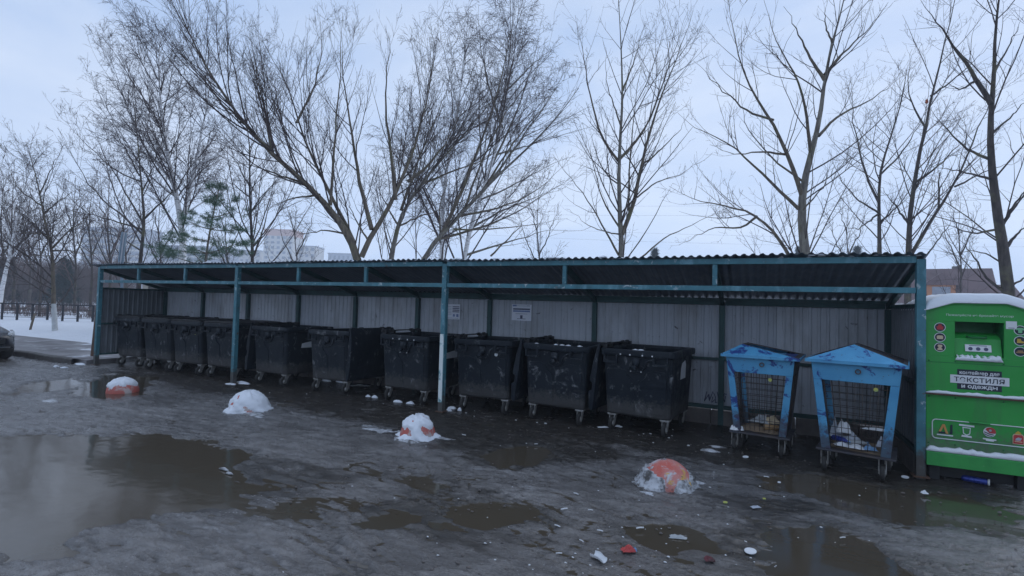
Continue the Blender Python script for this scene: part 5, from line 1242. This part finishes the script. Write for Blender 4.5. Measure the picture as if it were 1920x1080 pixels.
block('apartment_block', 490, 545, 431, 300, 'pale apartment tower with an orange-brown top storey', 14, 'build_cream', cols=5, top='build_pink')
block('apartment_block', 545, 588, 462, 310, 'lower cream wing joined beside the orange-topped tower', 9, 'build_cream', cols=4)
block('apartment_block', 612, 662, 476, 330, 'low far grey block just left of the willow trunk', 6, 'build_grey', cols=6)
block('apartment_block', 275, 420, 462, 280, 'wide grey block mostly hidden behind the green pine', 9, 'build_grey')
block('apartment_block', 425, 485, 470, 320, 'small grey block left of the orange-topped tower', 7, 'build_cream', cols=6)
def house(u, dep, w, d, hw, hr, label, wall, yaw, ridge='x'):
    b = np.array(gb(u, dep, 0)); t = thing('country_house', label, 'house', tuple(b), yaw)
    m = MB(); m.box((0,0,hw/2), (w,d,hw)); m.build('wall', M[wall], t)
    m = MB(); m.prism([(-d/2-.5,hw-.3),(0,hw+hr),(d/2+.5,hw-.3),(0,hw+hr-.25)] if False else [(-d/2-.5,hw-.35),(d/2+.5,hw-.35),(0,hw+hr)], -w/2-.4, w/2+.4, 'x'); r = m.build('roof', M['roof_brown'], t)
    m = MB(); m.box((w*.2, .6, hw+hr*.9), (.7,.7,1.4)); m.build('chimney', M['brick'], r)
    # dormer
    m = MB(); m.box((0,-d*.30,hw+hr*.25), (w*.28,d*.3,hr*.45)); dm = m.build('dormer', M['orange_wall'], t)
    m = MB(); m.box((0,-d*.30-d*.152,hw+hr*.26), (w*.18,.06,hr*.3)); m.build('window', M['win'], dm)
    m = MB(); m.prism([(-w*.19,hw+hr*.46),(w*.19,hw+hr*.46),(0,hw+hr*.82)], -d*.48, -d*.1, 'y'); m.build('dormer_roof', M['roof_brown'], dm)
    for x in (-.32,-.1,.14,.34):
        f = MB(); f.box((x*w,-d/2-.04,hw*.55), (w*.11,.1,hw*.36)); fo = f.build('window', M['white'], t); g_ = MB(); g_.box((x*w,-d/2-.10,hw*.55), (w*.085,.04,hw*.28)); g_.build('pane', M['win'], fo)
house(1757, 62, 9, 8, 3.6, 3.9, 'brown-roofed pale house directly right of the end post', 'build_cream', rad(-8))
house(1835, 70, 7, 7, 3.2, 3.1, 'smaller brown-roofed house with orange walls beside the thick trunk', 'orange_wall', rad(12))

# overhead wires
for i, (v0, v1, dep, lab) in enumerate(((384,366,60,'topmost overhead wire crossing the sky'),(400,388,60,'second overhead wire from the top'),(424,446,64,'overhead wire just below the middle pair'),(440,462,64,'lowest overhead wire, nearest the shelter roof'))):
    a = gd(900, v0, dep+8); b = gd(2050, v1, dep); pts = []
    for k in range(25): f = k/24; q = a*(1-f)+b*f; q = q+np.array([0,0,-1.2*4*f*(1-f)*.5]); pts.append(q)
    m = MB(); m.tube(pts, .007, 4); tag(m.build('overhead_wire', M['fence']), lab, 'wire', 'overhead wires')

# ------------------------------------------------------------------ car at the edge
def car():
    p = gY(38, 655, 6.65); t = thing('parked_car', 'dark parked car with snow on its bonnet, only its nose in view', 'car', (p[0]+.12, 5.35, 0), 0)
    # nose points +x; x=0 at bumper, near side y=-.9+.45
    yc = .45; m = MB(); secs = [(-.0,.34,.58,.56),(-.06,.25,.68,.68),(-.22,.22,.76,.80),(-.6,.2,.84,.87),(-1.1,.2,.92,.89),(-1.45,.2,.97,.90),(-2.6,.2,.98,.90),(-3.6,.2,.98,.89),(-4.2,.24,.94,.84),(-4.35,.34,.80,.74)]
    rings = []
    for x, zb, zt, hw in secs:
        rings.append([(x,yc-hw*.9,zb),(x,yc-hw,zb+.12),(x,yc-hw,zb+(zt-zb)*.6),(x,yc-hw*.93,zb+(zt-zb)*.88),(x,yc-hw*.7,zt),(x,yc+hw*.7,zt),(x,yc+hw*.93,zb+(zt-zb)*.88),(x,yc+hw,zb+(zt-zb)*.6),(x,yc+hw,zb+.12),(x,yc+hw*.9,zb)])
    m.loft(rings[::-1], True, True); b = m.build('body', M['car'], t, 0); sb = b.modifiers.new('s', 'SUBSURF'); sb.levels = 1; sb.render_levels = 2
    m = MB(); rs = []
    for x, z, hw in ((-1.35,.95,.80),(-2.05,1.42,.62),(-2.5,1.47,.60),(-3.2,1.42,.60),(-3.95,.97,.76)): rs.append((x, z, hw))
    rings = [[(x,yc-hw,.92),(x,yc-hw,z-.06),(x,yc-hw*.85,z),(x,yc+hw*.85,z),(x,yc+hw,z-.06),(x,yc+hw,.92)] for x, z, hw in rs]
    m.loft(rings[::-1], True, True); m.build('cabin', M['glass'], t)
    m = MB(); rings = [[(x,yc-.62,1.43),(x,yc+.62,1.43),(x,yc+.58,z),(x,yc-.58,z)] for x, z in ((-2.0,1.45),(-2.5,1.50),(-3.2,1.46))]; m.loft(rings[::-1], True, True); m.build('roof_panel', M['car'], t)
    for s in (-1, 1):
        m = MB(); m.loft([[(-.13,yc+s*.50,.56),(-.11,yc+s*.62,.57),(-.10,yc+s*.62,.67),(-.14,yc+s*.5,.66)],[(-.19,yc+s*.70,.57),(-.19,yc+s*.76,.58),(-.23,yc+s*.76,.73),(-.26,yc+s*.70,.73)],[(-.42,yc+s*.81,.62),(-.45,yc+s*.85,.63),(-.58,yc+s*.85,.76),(-.6,yc+s*.80,.76)]], True, True); m.build('headlight', M['lamp_glass'], t)
        for x in (-.85, -3.5):
            w = MB(); w.lathe([(.19,-.1),(.29,-.1),(.315,-.07),(.315,.07),(.29,.1),(.19,.1)], 24, (x,yc+s*.80,.31), 'y'); wo = w.build('wheel', M['rubber'], t)
            w = MB(); w.lathe([(.05,-.105),(.19,-.095),(.19,.095),(.05,.105)], 16, (x,yc+s*.80,.31), 'y'); w.build('rim', M['chrome'], wo)
    m = MB(); m.box((.0,yc,.50), (.05,1.0,.10)); m.build('grille', M['bin_dark'], t, .01)
    m = MB(); m.box((-.02,yc-.02,.36), (.06,1.25,.03)); m.build('bumper_strip', M['chrome'], t, .01)
    it = [(-.55,yc-.2,.815,.34,.5,.05),(-.9,yc+.1,.86,.3,.55,.05),(-.75,yc-.5,.82,.25,.2,.035),(-.08,yc-.55,.60,.05,.14,.03)]
    lumps('bonnet_snow', it, M['snow'], 4, t)
car()

# ------------------------------------------------------------------ snow bits and litter
def snow_at(px, mat, seed, h=.05):
    it = []
    for u, v, ru, rv in px:
        p = gz(u, v); q = gz(u+ru, v); r = abs(np.linalg.norm(q-p)); it.append((p[0], p[1], .0, r, r*rv, h*random.uniform(.6,1.2)))
    return lumps('snow', it, mat, seed)
tag(snow_at([(455,719,20,.5),(438,722,7,.6),(432,721,16,.4),(848,766,9,.6),(862,770,5,.5),(842,770,6,.8),(690,744,5,.5),(702,746,6,.4),(770,757,10,.4),(745,754,9,.4),(160,676,12,.6),(172,672,9,.8),(120,690,10,.5),(150,684,16,.5),(105,688,10,.4),(640,717,12,.3),(612,715,10,.3)], M['snow'], 6), kind='stuff')
tag(snow_at([(715,806,60,.35),(760,826,30,.4),(830,822,26,.4),(470,776,50,.25),(1200,905,14,.6),(1310,905,12,.6),(1216,926,16,.4),(1290,926,14,.4),(95,752,26,.5),(420,880,12,.3),(430,888,9,.3),(1330,845,18,.4),(1345,838,14,.4)], M['snow_dirty'], 8, .022), kind='stuff')
def scrap(u, v, w, d, h, mt, name, lab, cat, seed, grp=None, z=.012):
    p = gz(u, v); return crumple(name, w, d, h, M[mt], lab, cat, (p[0], p[1], z), random.uniform(-1,1)*.5+rad(20), seed, grp)
scrap(1178,1036,.10,.06,.045,'bag_red','wrapper','small crumpled red wrapper with a blue end lying on bare slush','wrapper',1)
scrap(1190,1036,.03,.04,.03,'bag_blue','wrapper_end','pale blue end torn from the red wrapper','wrapper',2)
scrap(1330,1054,.07,.05,.035,'bag_dark','wrapper','dark red crumpled wrapper beside the roundish shallow puddle','wrapper',3)
scrap(1271,1006,.13,.06,.02,'plast','plastic_tray','flattened clear plastic lying in the shallow puddle','plastic',4,z=-.008)
scrap(1417,954,.09,.05,.012,'p_grey','wrapper','flat grey sachet on the slush above the big near puddle','wrapper',5)
scrap(1908,907,.14,.09,.07,'bag_red','plastic_bag','bright red bag on the mud under the green container edge','bag',6)
scrap(1734,928,.06,.045,.035,'white','snow_lump','white lump on dark mud in front of the end post','lump',7)
scrap(1131,803,.16,.07,.02,'white','paper_scrap','torn white paper with black print by the last black bin wheel','paper',8)
scrap(1160,802,.10,.05,.03,'white','paper_scrap','smaller white paper scrap next to the torn printed one','paper',9)
scrap(1137,765,.22,.16,.20,'plast','plastic_bag','pale plastic bag wedged under the hanging lid between two bins','bag',10)
scrap(675,725,.4,.1,.03,'plast','plastic_sheet','grey flattened plastic under the wide hanging lid','plastic',11)
p = gz(1829,906); m = MB(); m.lathe([(.0,-.115),(.024,-.115),(.03,-.10),(.033,-.09),(.033,.085),(.026,.10),(.012,.105),(.012,.115),(.0,.115)], 18, (0,0,0), 'x')
cn = thing('spray_can', 'blue can with white end lying on mud in front of the green container', 'can', (p[0], p[1], .035), rad(-18)); m.build('can_body', M['can_blue'], cn)
m = MB(); m.lathe([(.0,.116),(.026,.116),(.034,.12),(.034,.135),(.0,.135)], 18, (-.02,0,0), 'x'); m.build('can_end', M['white'], cn)
def disc_at(u, v, r, mt, name, lab, cat, grp=None, tilt=8):
    p = gz(u, v); m = MB(); m.lathe([(r*.96,0),(r,.003),(r,.006),(r*.9,.007),(r*.86,.004)], 18); o = m.build(name, M[mt], None); o.location = (p[0], p[1], .012); o.rotation_euler = (rad(tilt), rad(-tilt*.6), 0); tag(o, lab, cat, grp)
disc_at(1407,1037,.042,'white','cup_lid','round white cup lid lying at the edge of the big near puddle','lid')
disc_at(1398,859,.034,'white','cup_lid','white lid on dark mud in front of the peeling blue cage','lid')
disc_at(1697,897,.036,'white','cup_lid','white lid lying by the foot of the end post','lid')
disc_at(1360,945,.02,'capy','bottle_cap','yellow bottle cap below the biggest bollard','cap')
disc_at(1433,938,.015,'capy','bottle_cap','smaller yellow cap right of the grey sachet','cap')
disc_at(1461,907,.016,'white','bottle_cap','white cap in the dark wet track in front of the cages','cap')
# half of a white cup
p = gz(1123,1051); m = MB(); rings = []
for i in range(7):
    x = -.06+.12*i/6; r = .03+.004*math.sin(i); rings.append([(x, r*math.cos(a)+.01*math.sin(i*.8), .03+r*math.sin(a)*.8) for a in np.linspace(PI*.95, 2.15*PI, 9)])
m.loft(rings, False, True, False); rings2 = [[(q[0], q[1]*.9, q[2]*.9+.004) for q in r] for r in rings]; m.loft(rings2, False, True, False)
o = m.build('broken_cup', M['white']); o.location = (p[0], p[1], .0); o.rotation_euler = (0,0,rad(-25)); tag(o, 'bent white piece of foam cup lying near the bottom, left of the red wrapper', 'cup')
STUB = [(1058,958),(1045,990),(1107,960),(1125,999),(1090,1018),(1048,1042),(1080,929),(1005,835),(870,818),(1200,994),(1580,1012),(1437,897)]
m = MB(); m.tube([(-.035,0,0),(0,.002,.002),(.035,0,0)], .0065, 7); st0 = m.build('paper_stub', M['white'])
for i, (u, v) in enumerate(STUB):
    o = st0 if i == 0 else st0.copy()
    if i: COL.objects.link(o)
    p = gz(u, v); o.location = (p[0], p[1], .018); o.rotation_euler = (0,0,random.uniform(-.7,.9)); k = random.uniform(.6,1.0); o.scale = (k,k,k)
    tag(o, 'thin white paper stub or butt lying on the grey slush', 'litter', 'thin white stubs scattered on the slush')
# crumbs: nobody could count them
it = []; rg = np.random.default_rng(12)
for i in range(90):
    u = rg.normal(1150,260); v = rg.uniform(800,1078)
    if u < 500 or u > 1900: continue
    p = gz(u, v); s = rg.uniform(.003,.008); it.append((p[0], p[1], .008, s*1.4, s, s*.9))
for i in range(25):
    u = rg.uniform(430,1320); p = gz(u, 720+(u-440)*.125+rg.uniform(-6,14)); s = rg.uniform(.004,.013); it.append((p[0], p[1], .004, s*1.6, s, s*.8))
tag(lumps('litter_crumbs', it, M['white'], 5, None, 7), kind='stuff')
# dark grit and pebbles
it = []
for i in range(1500):
    u = rg.uniform(0,1920); v = rg.uniform(720,1080); p = gz(u, v)
    if u < 520 and v > 790: continue
    if fbm(np.array([p[0]*1.1]), np.array([p[1]*1.1]), 3)[0] < 0: continue
    s = rg.uniform(.004,.013); it.append((p[0], p[1], .004, s*1.3, s, s*.9))
tag(lumps('gravel', it, M['brick'], 6, None, 6), kind='stuff')
# snow on bin rims
def rim_snow():
    it = []
    for bi, xs in ((8, (-.30,.02,.12,.22,.40)),(9, (-.02,.06,))):
        for x in xs:
            q = in_thing(BINOBJ[bi], (x,-.585,1.19)); it.append((q[0], q[1], 1.188, .04, .022, .018))
    tag(lumps('rim_snow', it, M['snow'], 9, None, 8), kind='stuff')
rim_snow()

# ------------------------------------------------------------------ sky, light, camera
w = bpy.data.worlds.new('World'); SC.world = w; w.use_nodes = True; nt = w.node_tree; g = N(nt)
bg = nt.nodes['Background']; bg.inputs['Strength'].default_value = .1
EL, AZ = rad(38), rad(20)
sky = g.n('ShaderNodeTexSky', sky_type='NISHITA'); sky.sun_disc = False; sky.sun_elevation = EL; sky.sun_rotation = AZ
tc = g.n('ShaderNodeTexCoord').outputs['Generated']
mp = g.n('ShaderNodeMapping'); mp.inputs['Scale'].default_value = (1.0,1.0,2.2); g.l(tc, mp.inputs['Vector'])
cl = g.noise(2.0, 6, .55, vec=mp.outputs[0], dist=.4)
ov = g.mix(g.ramp(cl, [(.36, 0), (.62, 1)]), (4.6,6.05,8.8), (6.5,7.6,9.6))
sx = g.n('ShaderNodeSeparateXYZ'); g.l(tc, sx.inputs[0])
col = g.mix(.93, sky.outputs['Color'], ov)
up = g.ramp(sx.outputs[2], [(0.0, 1.08), (.25, 1.0), (.8, .9)]); col = g.mix(1.0, col, up, 'MULTIPLY'); g.l(col, bg.inputs['Color'])
sd = bpy.data.lights.new('sun', 'SUN'); sd.energy = .5; sd.angle = rad(40); sd.color = (1,.98,.95)
so = bpy.data.objects.new('sun', sd); COL.objects.link(so)
# direction towards the sun: azimuth AZ measured clockwise from +Y
dv = Vector((math.sin(AZ)*math.cos(EL), math.cos(AZ)*math.cos(EL), math.sin(EL))); so.rotation_euler = dv.to_track_quat('Z', 'Y').to_euler()
cd = bpy.data.cameras.new('camera'); cd.sensor_width = 36; cd.lens = FPX/1920*36; cd.clip_end = 3000; cd.clip_start = .05
co = bpy.data.objects.new('camera', cd); COL.objects.link(co)
mw = Matrix(((_R[0],_U[0],-_F[0],0),(_R[1],_U[1],-_F[1],0),(_R[2],_U[2],-_F[2],CAMH),(0,0,0,1))); co.matrix_world = mw
SC.camera = co
SC.view_settings.view_transform = 'Standard'; SC.view_settings.look = 'None'; SC.view_settings.exposure = .16; SC.view_settings.gamma = 1
SC.cycles.max_bounces = 6; SC.cycles.diffuse_bounces = 3; SC.cycles.glossy_bounces = 3
try: SC.cycles.use_denoising = True; SC.cycles.denoiser = 'OPENIMAGEDENOISE'
except Exception: pass

# ------------------------------------------------------------------ winter air
hz = MB(); hz.box((0,0,19.5), (2600,2600,43)); ho = hz.build('haze', bpy.data.materials.new('haze_air'))
hm = ho.data.materials[0]; hm.use_nodes = True; hn = hm.node_tree; hn.nodes.clear()
vo = hn.nodes.new('ShaderNodeVolumePrincipled'); vo.inputs['Color'].default_value = (.86,.92,1,1); vo.inputs['Density'].default_value = .0014; vo.inputs['Anisotropy'].default_value = 0
mo = hn.nodes.new('ShaderNodeOutputMaterial'); hn.links.new(vo.outputs[0], mo.inputs['Volume']); tag(ho, kind='stuff')
SC.cycles.volume_bounces = 2
